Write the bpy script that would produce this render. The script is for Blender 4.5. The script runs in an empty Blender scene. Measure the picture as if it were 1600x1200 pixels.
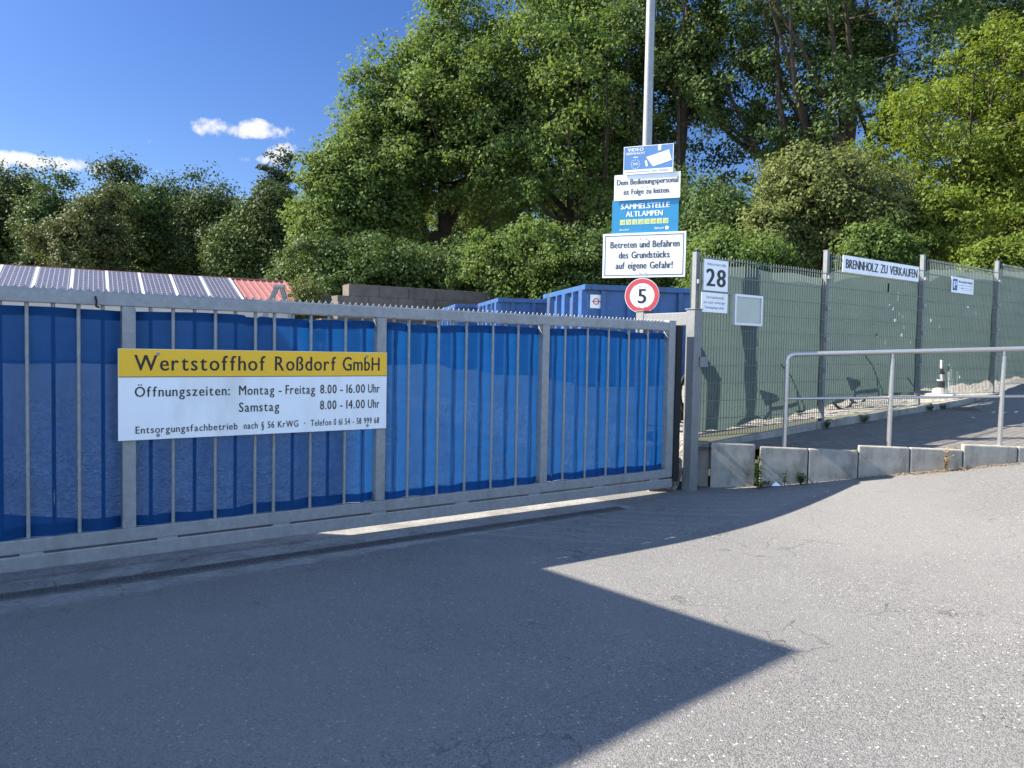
import bpy, bmesh, math, random
import numpy as np
from mathutils import Vector, Matrix
random.seed(7)
sc = bpy.context.scene
COL = sc.collection
PI = math.pi

# ------------------------------------------------------------------ camera
FPX = 1200.0; CAMH = 1.5; PITCH = math.radians(2.5); ROLL = math.radians(1.09)
FW = np.array([0, math.cos(PITCH), -math.sin(PITCH)])
_r = np.array([1.0, 0, 0]); _u = np.cross(_r, FW)
RT = math.cos(ROLL)*_r + math.sin(ROLL)*_u
UP = -math.sin(ROLL)*_r + math.cos(ROLL)*_u
CP = np.array([0, 0, CAMH])
cam = bpy.data.cameras.new('camera'); cam.sensor_width = 36; cam.lens = 36*FPX/1600
cam.clip_start = 0.05; cam.clip_end = 3000
co = bpy.data.objects.new('camera', cam); COL.objects.link(co)
mw = Matrix.Identity(4)
for i in range(3):
    mw[i][0] = RT[i]; mw[i][1] = UP[i]; mw[i][2] = -FW[i]; mw[i][3] = CP[i]
co.matrix_world = mw
sc.camera = co
def ray(x, y): return FW + RT*(x-800)/FPX - UP*(y-600)/FPX
def ground(x, y, z=0.0):
    d = ray(x, y); return CP + d*((z-CAMH)/d[2])
def depth(x, y, Y):
    d = ray(x, y); return CP + d*(Y/d[1])

# ------------------------------------------------------------------ sun, sky, exposure
SUN_AZ = math.radians(169.4)      # direction to the sun, counter-clockwise from +X
SUN_EL = math.radians(40.7)
SUND = Vector((math.cos(SUN_AZ)*math.cos(SUN_EL), math.sin(SUN_AZ)*math.cos(SUN_EL), math.sin(SUN_EL)))
sl = bpy.data.lights.new('sun', 'SUN'); sl.energy = 4.6; sl.angle = math.radians(0.5); sl.color = (1.0, 0.915, 0.785)
so = bpy.data.objects.new('sun', sl); COL.objects.link(so)
so.rotation_euler = SUND.to_track_quat('Z', 'Y').to_euler()
so.location = (-30, 6, 26)
world = bpy.data.worlds.new('World'); sc.world = world; world.use_nodes = True
sc.view_settings.view_transform = 'Standard'; sc.view_settings.look = 'None'
sc.view_settings.exposure = 1.85; sc.view_settings.gamma = 1
sc.cycles.max_bounces = 7; sc.cycles.diffuse_bounces = 3; sc.cycles.glossy_bounces = 2
sc.cycles.transmission_bounces = 4; sc.cycles.transparent_max_bounces = 12
sc.cycles.use_denoising = True

SKY_GAIN = (.385, 1.13)  # sky factors: lowered ahead, raised behind the camera for extra fill
def build_world():
    nt = world.node_tree; nt.nodes.clear(); N = nt.nodes.new; L = nt.links.new
    out = N('ShaderNodeOutputWorld'); bg = N('ShaderNodeBackground'); bg.inputs[1].default_value = 0.105
    sky = N('ShaderNodeTexSky'); sky.sky_type = 'NISHITA'; sky.sun_disc = False
    sky.sun_elevation = SUN_EL; sky.sun_rotation = math.radians((90-169.4) % 360)
    sky.altitude = 200; sky.air_density = 1.0; sky.dust_density = 0.35; sky.ozone_density = 3.2
    tc = N('ShaderNodeTexCoord')
    nz = N('ShaderNodeTexNoise'); nz.inputs['Scale'].default_value = 34; nz.inputs['Detail'].default_value = 8; nz.inputs['Roughness'].default_value = 0.64
    L(tc.outputs['Generated'], nz.inputs['Vector'])
    total = None
    # small cumulus: (direction through the sky, half width, half height)
    for (px, py, hw, hh, g) in [(334, 198, 24, 13, 1.0), (402, 203, 44, 12, 1.0), (365, 208, 30, 7, .8), (15, 246, 34, 9, 1.0), (58, 254, 34, 9, .95), (120, 260, 36, 9, .9), (452, 243, 34, 16, .85), (398, 248, 26, 6, .7), (175, 262, 30, 9, .8), (-120, 235, 90, 30, 1), (232, 222, 9, 5, .55)]:
        d = ray(px, py); d = d/np.linalg.norm(d)
        r = np.cross(d, [0, 0, 1]); r /= np.linalg.norm(r); u = np.cross(r, d)
        def dot(v, s):
            n = N('ShaderNodeVectorMath'); n.operation = 'DOT_PRODUCT'; n.inputs[1].default_value = tuple(v*s)
            L(tc.outputs['Generated'], n.inputs[0]); return n.outputs['Value']
        def m(op, a, b):
            n = N('ShaderNodeMath'); n.operation = op
            for i, q in enumerate((a, b)):
                if isinstance(q, (int, float)): n.inputs[i].default_value = q
                else: L(q, n.inputs[i])
            return n.outputs[0]
        a = dot(r, FPX/hw); b = dot(u, FPX/hh); f = dot(d, 1)
        q = m('ADD', m('MULTIPLY', a, a), m('MULTIPLY', b, b))
        e = m('SUBTRACT', 1.0, m('MULTIPLY', q, 0.55))          # 1 in the middle, falling outward
        e = m('MULTIPLY', m('MAXIMUM', e, -1), m('GREATER_THAN', f, 0.3))
        e = m('MULTIPLY', e, g)
        total = e if total is None else m('MAXIMUM', total, e)
    s = m('ADD', total, m('MULTIPLY', m('SUBTRACT', nz.outputs['Fac'], 0.5), 3.6))
    rmp = N('ShaderNodeMapRange'); rmp.inputs[1].default_value = 0.35; rmp.inputs[2].default_value = 1.15
    rmp.interpolation_type = 'SMOOTHSTEP'
    L(s, rmp.inputs[0])
    gate0 = m('GREATER_THAN', total, 0.02)
    fac = m('MULTIPLY', rmp.outputs[0], gate0)
    mix = N('ShaderNodeMix'); mix.data_type = 'RGBA'
    # sky dimmed ahead, brightened behind the camera and overhead as added fill light
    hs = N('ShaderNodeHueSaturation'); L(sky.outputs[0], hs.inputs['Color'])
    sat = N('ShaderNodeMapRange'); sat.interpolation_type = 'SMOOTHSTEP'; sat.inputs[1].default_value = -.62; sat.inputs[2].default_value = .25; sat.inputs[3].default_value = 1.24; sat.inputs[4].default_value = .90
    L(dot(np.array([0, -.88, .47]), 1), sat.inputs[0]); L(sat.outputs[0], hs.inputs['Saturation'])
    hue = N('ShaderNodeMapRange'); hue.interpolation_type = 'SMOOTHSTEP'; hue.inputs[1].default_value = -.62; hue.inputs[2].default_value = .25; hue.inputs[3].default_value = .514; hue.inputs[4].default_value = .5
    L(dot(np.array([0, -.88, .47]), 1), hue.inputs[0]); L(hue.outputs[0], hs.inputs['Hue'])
    sky_gain = N('ShaderNodeMapRange'); sky_gain.interpolation_type = 'SMOOTHSTEP'; sky_gain.inputs[1].default_value = -.62; sky_gain.inputs[2].default_value = .25; sky_gain.inputs[3].default_value = SKY_GAIN[0]; sky_gain.inputs[4].default_value = SKY_GAIN[1]
    L(dot(np.array([0, -.88, .47]), 1), sky_gain.inputs[0])
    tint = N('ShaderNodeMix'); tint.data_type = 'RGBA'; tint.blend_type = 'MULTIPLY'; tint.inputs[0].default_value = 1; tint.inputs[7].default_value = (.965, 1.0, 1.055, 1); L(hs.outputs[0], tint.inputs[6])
    vm = N('ShaderNodeVectorMath'); vm.operation = 'SCALE'; L(tint.outputs[2], vm.inputs[0]); L(sky_gain.outputs[0], vm.inputs['Scale'])
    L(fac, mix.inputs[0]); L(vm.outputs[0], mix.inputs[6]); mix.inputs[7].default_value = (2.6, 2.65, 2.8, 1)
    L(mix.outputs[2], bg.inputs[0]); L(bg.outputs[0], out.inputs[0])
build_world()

# ------------------------------------------------------------------ frames
P0 = ground(0, 894.5, 0.06)[:2]
_p1 = ground(1040, 761, 0.06)[:2]
DU = (_p1-P0)/np.linalg.norm(_p1-P0)          # along the gate and the fence
DN = np.array([DU[1], -DU[0]])                # toward the road
GANG = math.atan2(DU[1], DU[0])
def G(u, n, z=0.0): return Vector((P0[0]+DU[0]*u+DN[0]*n, P0[1]+DU[1]*u+DN[1]*n, z))
def loc(P): v = np.array(P[:2])-P0; return float(v@DU), float(v@DN)
def onplane(x, y, n):                          # picture ray met with the gate plane pushed n toward the road
    d = ray(x, y); p = np.array([*(P0+DN*n), 0.0]); nn = np.array([DN[0], DN[1], 0.0])
    q = CP + d*(np.dot(p-CP, nn)/np.dot(d, nn)); return float((q[:2]-P0)@DU), float(q[2])

# ------------------------------------------------------------------ materials
def mat(name, base, rough=0.6, metal=0.0, spec=0.4, var=0.0, scale=8.0, bump=0.0, bscale=60, tint=None, stain=None):
    m = bpy.data.materials.new(name); m.use_nodes = True; nt = m.node_tree; b = nt.nodes['Principled BSDF']
    b.inputs['Roughness'].default_value = rough; b.inputs['Metallic'].default_value = metal
    b.inputs['Specular IOR Level'].default_value = spec
    b.inputs['Base Color'].default_value = (*base, 1)
    N = nt.nodes.new; L = nt.links.new
    tc = N('ShaderNodeTexCoord')
    if var:
        nz = N('ShaderNodeTexNoise'); nz.inputs['Scale'].default_value = scale; nz.inputs['Detail'].default_value = 6; nz.inputs['Roughness'].default_value = .65
        L(tc.outputs['Object'], nz.inputs['Vector'])
        cr = N('ShaderNodeValToRGB'); cr.color_ramp.elements[0].position = .3; cr.color_ramp.elements[1].position = .7
        t2 = tint or tuple(min(1, c*(1+var)) for c in base)
        cr.color_ramp.elements[0].color = (*[c*(1-var) for c in base], 1); cr.color_ramp.elements[1].color = (*t2, 1)
        L(nz.outputs['Fac'], cr.inputs[0]); col = cr.outputs[0]
        if stain:
            n2 = N('ShaderNodeTexNoise'); n2.inputs['Scale'].default_value = stain[1]; n2.inputs['Detail'].default_value = 8; n2.inputs['Roughness'].default_value = .7
            mp = N('ShaderNodeMapping'); mp.inputs['Scale'].default_value = (1, 1, .35); L(tc.outputs['Object'], mp.inputs[0]); L(mp.outputs[0], n2.inputs['Vector'])
            mr = N('ShaderNodeMapRange'); mr.inputs[1].default_value = .5; mr.inputs[2].default_value = .72; L(n2.outputs['Fac'], mr.inputs[0])
            mx = N('ShaderNodeMix'); mx.data_type = 'RGBA'; L(mr.outputs[0], mx.inputs[0]); L(col, mx.inputs[6]); mx.inputs[7].default_value = (*stain[0], 1); col = mx.outputs[2]
        L(col, b.inputs['Base Color'])
    if bump:
        n3 = N('ShaderNodeTexNoise'); n3.inputs['Scale'].default_value = bscale; n3.inputs['Detail'].default_value = 4
        L(tc.outputs['Object'], n3.inputs['Vector'])
        bp = N('ShaderNodeBump'); bp.inputs['Strength'].default_value = bump; bp.inputs['Distance'].default_value = .01
        L(n3.outputs['Fac'], bp.inputs['Height']); L(bp.outputs[0], b.inputs['Normal'])
    return m
M = {}
M['galv'] = mat('galvanised steel', (.255, .26, .26), .5, .3, .5, .16, 22, .12, 90, stain=((.19, .195, .195), 5))
M['galv_dark'] = mat('dull galvanised steel', (.17, .18, .185), .55, .35, .4, .15, 18)
M['wire'] = mat('galvanised fence wire', (.15, .18, .17), .5, .2, .4, .1, 20)
M['white_post'] = mat('weathered galvanised post', (.18, .185, .185), .55, .25, .4, .12, 18)
M['stainless'] = mat('satin stainless tube', (.46, .44, .42), .33, .75, .5, .06, 14)
M['sign_white'] = mat('white sign sheet', (.82, .82, .82), .38, 0, .45, .03, 3, stain=((.66, .655, .635), 2.2))
M['sign_yellow'] = mat('yellow sign film', (.86, .48, .012), .4, 0, .45, .03, 4)
M['sign_blue'] = mat('blue sign film', (.03, .235, .43), .4, 0, .4, .06, 5)
M['video_blue'] = mat('faded blue sign film', (.10, .22, .44), .45, 0, .4, .08, 6)
M['sign_grey'] = mat('grey printed film', (.42, .44, .47), .5)
M['red'] = mat('faded red sign film', (.60, .07, .08), .4, 0, .4, .08, 9)
M['black'] = mat('black print', (.012, .012, .014), .45)
M['darkgrey'] = mat('dark grey print', (.05, .052, .06), .5)
M['pale_green'] = mat('pale green print', (.50, .62, .33), .5)
M['parkblue'] = mat('parking blue', (.02, .07, .28), .4)
M['rubber'] = mat('black rubber', (.013, .013, .014), .8)
M['blue_paint'] = mat('blue skip paint', (.024, .086, .235), .45, 0, .5, .25, 3, .1, 30, stain=((.06, .055, .06), 2.6))
M['concrete'] = mat('weathered concrete', (.27, .255, .225), .85, 0, .25, .22, 7, .35, 70, stain=((.12, .115, .10), 4))
M['block'] = mat('dark concrete block', (.125, .105, .09), .9, 0, .2, .25, 2.5, .3, 20, stain=((.06, .052, .045), 1.2))
M['redroof'] = mat('red sheet roofing', (.27, .105, .088), .5, 0, .4, .12, 2)
M['darkiron'] = mat('dark iron grating', (.10, .10, .10), .6, .3, .3, .3, 12)
M['timber'] = mat('dark timber', (.07, .05, .04), .8, 0, .2, .2, 4)
M['alu'] = mat('aluminium rail', (.62, .63, .65), .4, .4)
M['bark'] = mat('oak bark', (.055, .045, .035), .95, 0, .1, .35, 6, .6, 14)
M['logwood'] = mat('split firewood', (.26, .17, .10), .85, 0, .2, .35, 9)
M['render'] = mat('pale wall render', (.52, .50, .46), .9, 0, .2, .06, 2)
M['glass'] = mat('window glass', (.03, .04, .05), .08, 0, .6)
M['paper'] = mat('white paper', (.75, .76, .78), .7)
M['orange'] = mat('dark orange cone', (.25, .07, .03), .6)
M['wornwhite'] = mat('worn white', (.6, .58, .54), .6, 0, .3, .15, 15)
M['casepanel'] = mat('yellowed clear cover', (.42, .44, .38), .35, 0, .45, .08, 5)
M['weed'] = mat('weed leaf', (.05, .09, .02), .6, 0, .3, .3, 30)
M['dry'] = mat('dry leaves', (.25, .18, .095), .9, 0, .2, .45, 25)

def leaf_mat(name, c1, c2, trans=.40, cs=.5, spec=.10):
    m = bpy.data.materials.new(name); m.use_nodes = True; nt = m.node_tree; nt.nodes.clear(); N = nt.nodes.new; L = nt.links.new
    o = N('ShaderNodeOutputMaterial'); p = N('ShaderNodeBsdfPrincipled'); t = N('ShaderNodeBsdfTranslucent'); mx = N('ShaderNodeMixShader')
    p.inputs['Roughness'].default_value = .6; p.inputs['Specular IOR Level'].default_value = spec
    g = N('ShaderNodeNewGeometry'); tc = N('ShaderNodeTexCoord'); nz = N('ShaderNodeTexNoise'); nz.inputs['Scale'].default_value = cs; nz.inputs['Detail'].default_value = 3
    L(tc.outputs['Object'], nz.inputs['Vector'])
    a = N('ShaderNodeMath'); a.operation = 'MULTIPLY_ADD'; a.inputs[1].default_value = .55; L(g.outputs['Random Per Island'], a.inputs[0])
    b = N('ShaderNodeMapRange'); b.inputs[1].default_value = .3; b.inputs[2].default_value = .7; b.inputs[3].default_value = 0; b.inputs[4].default_value = .5; L(nz.outputs['Fac'], b.inputs[0]); L(b.outputs[0], a.inputs[2])
    cr = N('ShaderNodeMix'); cr.data_type = 'RGBA'; cr.inputs[6].default_value = (*c1, 1); cr.inputs[7].default_value = (*c2, 1); L(a.outputs[0], cr.inputs[0])
    L(cr.outputs[2], p.inputs['Base Color'])
    hs = N('ShaderNodeHueSaturation'); hs.inputs['Hue'].default_value = .485; hs.inputs['Saturation'].default_value = 1.15; hs.inputs['Value'].default_value = 1.35; L(cr.outputs[2], hs.inputs['Color']); L(hs.outputs[0], t.inputs['Color'])
    mx.inputs[0].default_value = trans; L(p.outputs[0], mx.inputs[1]); L(t.outputs[0], mx.inputs[2]); L(mx.outputs[0], o.inputs[0])
    return m
M['leaf_oak'] = leaf_mat('oak leaves', (.055, .100, .026), (.138, .190, .052))
M['leaf_dark'] = leaf_mat('dark leaves', (.036, .066, .020), (.090, .130, .038), .22)
M['leaf_wood'] = leaf_mat('woodland leaves', (.032, .056, .019), (.072, .098, .032), .2)
M['leaf_olive'] = leaf_mat('olive leaves', (.080, .105, .034), (.150, .170, .055), .28)
M['leaf_brown'] = leaf_mat('brownish leaves', (.045, .060, .022), (.098, .114, .042), .24)
M['leaf_bright'] = leaf_mat('bright leaves', (.072, .115, .018), (.145, .185, .034), .38)
M['leaf_conifer'] = leaf_mat('conifer needles', (.03, .055, .025), (.06, .085, .04), .12)

def net_mat(name, col, tcol, a, pw, thread):
    """shade net: open between the threads when looked at square on, closing up at a slant"""
    m = bpy.data.materials.new(name); m.use_nodes = True; nt = m.node_tree; nt.nodes.clear(); N = nt.nodes.new; L = nt.links.new
    o = N('ShaderNodeOutputMaterial'); d = N('ShaderNodeBsdfPrincipled'); t = N('ShaderNodeBsdfTranslucent'); tr = N('ShaderNodeBsdfTransparent')
    d.inputs['Roughness'].default_value = .55; d.inputs['Specular IOR Level'].default_value = .25
    tc = N('ShaderNodeTexCoord'); nz = N('ShaderNodeTexNoise'); nz.inputs['Scale'].default_value = 5; nz.inputs['Detail'].default_value = 7; nz.inputs['Roughness'].default_value = .7
    mp = N('ShaderNodeMapping'); mp.inputs['Scale'].default_value = (.35, .35, 2.6); L(tc.outputs['Object'], mp.inputs[0]); L(mp.outputs[0], nz.inputs['Vector'])
    cr = N('ShaderNodeMix'); cr.data_type = 'RGBA'; cr.inputs[6].default_value = (*[c*.68 for c in col], 1); cr.inputs[7].default_value = (*[min(1, c*1.34) for c in col], 1)
    L(nz.outputs['Fac'], cr.inputs[0]); L(cr.outputs[2], d.inputs['Base Color'])
    ct = N('ShaderNodeMix'); ct.data_type = 'RGBA'; ct.inputs[6].default_value = (*[c*.8 for c in tcol], 1); ct.inputs[7].default_value = (*[min(1, c*1.2) for c in tcol], 1)
    L(nz.outputs['Fac'], ct.inputs[0]); L(ct.outputs[2], t.inputs['Color'])
    m1 = N('ShaderNodeMixShader'); m1.inputs[0].default_value = .6; L(d.outputs[0], m1.inputs[1]); L(t.outputs[0], m1.inputs[2])
    lw = N('ShaderNodeLayerWeight'); lw.inputs['Blend'].default_value = .5
    def mm(op, x, y):
        n = N('ShaderNodeMath'); n.operation = op
        for i, q in enumerate((x, y)):
            if isinstance(q, (int, float)): n.inputs[i].default_value = q
            else: L(q, n.inputs[i])
        return n.outputs[0]
    c = mm('SUBTRACT', 1.0, lw.outputs['Facing']); f = mm('MULTIPLY', mm('POWER', c, pw), a)
    n2 = N('ShaderNodeTexNoise'); n2.inputs['Scale'].default_value = 190; n2.inputs['Detail'].default_value = 2; L(tc.outputs['Object'], n2.inputs['Vector'])
    f = mm('MULTIPLY', f, mm('ADD', .4, mm('MULTIPLY', n2.outputs['Fac'], 1.2)))
    tr.inputs[0].default_value = (*thread, 1)
    m2 = N('ShaderNodeMixShader'); L(f, m2.inputs[0]); L(m1.outputs[0], m2.inputs[1]); L(tr.outputs[0], m2.inputs[2]); L(m2.outputs[0], o.inputs[0])
    return m
M['net_blue'] = net_mat('blue shade net', (.009, .105, .325), (.003, .038, .130), .11, 1.5, (.34, .58, 1.0))
M['net_green'] = net_mat('grey green shade net', (.072, .100, .094), (.072, .104, .097), .038, 1.6, (.9, 1, .95))

def ground_mat(name, kind):
    m = bpy.data.materials.new(name); m.use_nodes = True; nt = m.node_tree; b = nt.nodes['Principled BSDF']; N = nt.nodes.new; L = nt.links.new
    tc = N('ShaderNodeTexCoord')
    def noise(s, d=6, r=.6):
        n = N('ShaderNodeTexNoise'); n.inputs['Scale'].default_value = s; n.inputs['Detail'].default_value = d; n.inputs['Roughness'].default_value = r; L(tc.outputs['Object'], n.inputs['Vector']); return n.outputs['Fac']
    def rng(x, a, c, lo=0., hi=1.):
        n = N('ShaderNodeMapRange'); n.inputs[1].default_value = a; n.inputs[2].default_value = c; n.inputs[3].default_value = lo; n.inputs[4].default_value = hi; L(x, n.inputs[0]); return n.outputs[0]
    def mixc(f, a, c):
        n = N('ShaderNodeMix'); n.data_type = 'RGBA'
        for i, q in ((0, f), (6, a), (7, c)):
            if isinstance(q, tuple): n.inputs[i].default_value = (*q, 1)
            elif isinstance(q, float): n.inputs[i].default_value = q
            else: L(q, n.inputs[i])
        return n.outputs[2]
    def mm(op, x, y=0.):
        n = N('ShaderNodeMath'); n.operation = op
        for i, q in enumerate((x, y)):
            if isinstance(q, (int, float)): n.inputs[i].default_value = q
            else: L(q, n.inputs[i])
        return n.outputs[0]
    vo = N('ShaderNodeTexVoronoi'); vo.inputs['Scale'].default_value = 150 if kind == 'asphalt' else 30; L(tc.outputs['Object'], vo.inputs['Vector'])
    hs = N('ShaderNodeSeparateColor'); L(vo.outputs['Color'], hs.inputs[0])
    if kind == 'asphalt':
        stone = mixc(rng(hs.outputs[0], .1, .95), (.078, .077, .076), (.196, .190, .180))
        v2 = N('ShaderNodeTexVoronoi'); v2.inputs['Scale'].default_value = 62; L(tc.outputs['Object'], v2.inputs['Vector'])
        h2 = N('ShaderNodeSeparateColor'); L(v2.outputs['Color'], h2.inputs[0]); near = rng(v2.outputs['Distance'], .42, .30)
        stone = mixc(mm('MULTIPLY', rng(h2.outputs[1], .935, .945), near), stone, (.42, .40, .37))
        stone = mixc(mm('MULTIPLY', rng(h2.outputs[2], .925, .935), near), stone, (.035, .035, .036))
        big = noise(1.1, 5)
        col = mixc(mm('MULTIPLY', rng(big, .35, .65), .45), stone, (.122, .120, .116))
        col = mixc(mm('MULTIPLY', rng(noise(.35, 6), .45, .7), .4), col, (.160, .156, .149))
        col = mixc(mm('MULTIPLY', rng(noise(5, 8, .75), .56, .72), .42), col, (.055, .054, .054))
        # concrete bed of the gate track and its drain (object x = along the gate, y = behind it)
        sp = N('ShaderNodeSeparateXYZ'); L(tc.outputs['Object'], sp.inputs[0])
        wob = mm('MULTIPLY', mm('SUBTRACT', noise(9, 8, .7), .5), .22)
        edge = mm('ADD', mm('ADD', sp.outputs['Y'], mm('MULTIPLY', sp.outputs['X'], -.052)), mm('ADD', wob, .70))
        inx = rng(mm('ADD', sp.outputs['X'], wob), 5.12, 5.04)
        con = mm('MULTIPLY', rng(edge, 0, .03), inx)
        cc = mixc(rng(noise(26, 8, .7), .3, .7), (.15, .147, .142), (.32, .313, .30))
        cc = mixc(mm('MULTIPLY', rng(noise(3, 6), .45, .6), .6), cc, (.12, .117, .11))
        col = mixc(con, col, cc)
        # hairline cracks, dark oil spots and the paler wheel tracks through the gate
        v3 = N('ShaderNodeTexVoronoi'); v3.feature = 'DISTANCE_TO_EDGE'; v3.inputs['Scale'].default_value = .42
        wv = N('ShaderNodeVectorMath'); wv.operation = 'ADD'; nzc = N('ShaderNodeTexNoise'); nzc.inputs['Scale'].default_value = 2.2; nzc.inputs['Detail'].default_value = 6; L(tc.outputs['Object'], nzc.inputs['Vector'])
        L(tc.outputs['Object'], wv.inputs[0]); L(nzc.outputs['Color'], wv.inputs[1]); L(wv.outputs[0], v3.inputs['Vector'])
        crack = mm('MULTIPLY', rng(v3.outputs['Distance'], .0035, .001), rng(noise(.8, 3), .50, .56))
        col = mixc(mm('MULTIPLY', crack, .75), col, (.03, .03, .03))
        v4 = N('ShaderNodeTexVoronoi'); v4.inputs['Scale'].default_value = 1.6; L(wv.outputs[0], v4.inputs['Vector'])
        h4 = N('ShaderNodeSeparateColor'); L(v4.outputs['Color'], h4.inputs[0])
        spot = mm('MULTIPLY', rng(v4.outputs['Distance'], .11, .05), rng(h4.outputs[0], .72, .74))
        col = mixc(mm('MULTIPLY', spot, .55), col, (.04, .04, .042))
        col = mixc(mm('MULTIPLY', rng(noise(.22, 4), .48, .62), .45), col, (.175, .172, .165))
        # dust collecting at the foot of the retaining wall
        b.inputs['Roughness'].default_value = .85
    else:
        col = mixc(rng(hs.outputs[0], .1, .9), (.12, .113, .102), (.37, .345, .305))
        col = mixc(mm('MULTIPLY', rng(noise(.5, 6), .35, .65), .5), col, (.20, .18, .15))
        col = mixc(mm('MULTIPLY', rng(noise(2.2, 6), .55, .7), .6), col, (.11, .095, .08))
        b.inputs['Roughness'].default_value = .95
    L(col, b.inputs['Base Color']); b.inputs['Specular IOR Level'].default_value = .25
    bp = N('ShaderNodeBump'); bp.inputs['Strength'].default_value = .55; bp.inputs['Distance'].default_value = .006 if kind == 'asphalt' else .02
    hh = mm('ADD', mm('MULTIPLY', vo.outputs['Distance'], -1.0), mm('MULTIPLY', noise(160, 3), .6))
    L(hh, bp.inputs['Height']); L(bp.outputs[0], b.inputs['Normal'])
    return m
M['asphalt'] = ground_mat('worn asphalt', 'asphalt'); M['gravel'] = ground_mat('yard gravel', 'gravel')

def paver_mat():
    m = bpy.data.materials.new('ramp paving'); m.use_nodes = True; nt = m.node_tree; b = nt.nodes['Principled BSDF']; N = nt.nodes.new; L = nt.links.new
    tc = N('ShaderNodeTexCoord'); br = N('ShaderNodeTexBrick'); br.inputs['Scale'].default_value = 1; br.inputs['Brick Width'].default_value = .2; br.inputs['Row Height'].default_value = .1
    br.inputs['Mortar Size'].default_value = .006; br.inputs['Color1'].default_value = (.10, .095, .088, 1); br.inputs['Color2'].default_value = (.135, .125, .112, 1); br.inputs['Mortar'].default_value = (.05, .047, .04, 1)
    L(tc.outputs['Object'], br.inputs['Vector'])
    nz = N('ShaderNodeTexNoise'); nz.inputs['Scale'].default_value = 6; nz.inputs['Detail'].default_value = 8; L(tc.outputs['Object'], nz.inputs['Vector'])
    mr = N('ShaderNodeMapRange'); mr.inputs[1].default_value = .5; mr.inputs[2].default_value = .7; mr.inputs[4].default_value = .7; L(nz.outputs['Fac'], mr.inputs[0])
    mx = N('ShaderNodeMix'); mx.data_type = 'RGBA'; L(mr.outputs[0], mx.inputs[0]); L(br.outputs['Color'], mx.inputs[6]); mx.inputs[7].default_value = (.11, .10, .085, 1); L(mx.outputs[2], b.inputs['Base Color'])
    bp = N('ShaderNodeBump'); bp.inputs['Strength'].default_value = .6; bp.inputs['Distance'].default_value = .01; L(br.outputs['Fac'], bp.inputs['Height']); bp.invert = True; L(bp.outputs[0], b.inputs['Normal'])
    b.inputs['Roughness'].default_value = .9
    return m
M['paver'] = paver_mat()

def solar_mat():
    m = bpy.data.materials.new('solar cells'); m.use_nodes = True; nt = m.node_tree; b = nt.nodes['Principled BSDF']; N = nt.nodes.new; L = nt.links.new
    tc = N('ShaderNodeTexCoord'); br = N('ShaderNodeTexBrick'); br.offset = 0; br.inputs['Scale'].default_value = 1; br.inputs['Brick Width'].default_value = .16; br.inputs['Row Height'].default_value = .27
    br.inputs['Mortar Size'].default_value = .012; br.inputs['Color1'].default_value = (.045, .043, .055, 1); br.inputs['Color2'].default_value = (.055, .052, .062, 1); br.inputs['Mortar'].default_value = (.26, .235, .23, 1)
    L(tc.outputs['Object'], br.inputs['Vector']); L(br.outputs['Color'], b.inputs['Base Color']); b.inputs['Roughness'].default_value = .35; b.inputs['Specular IOR Level'].default_value = .5
    return m
M['solar'] = solar_mat()

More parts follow.
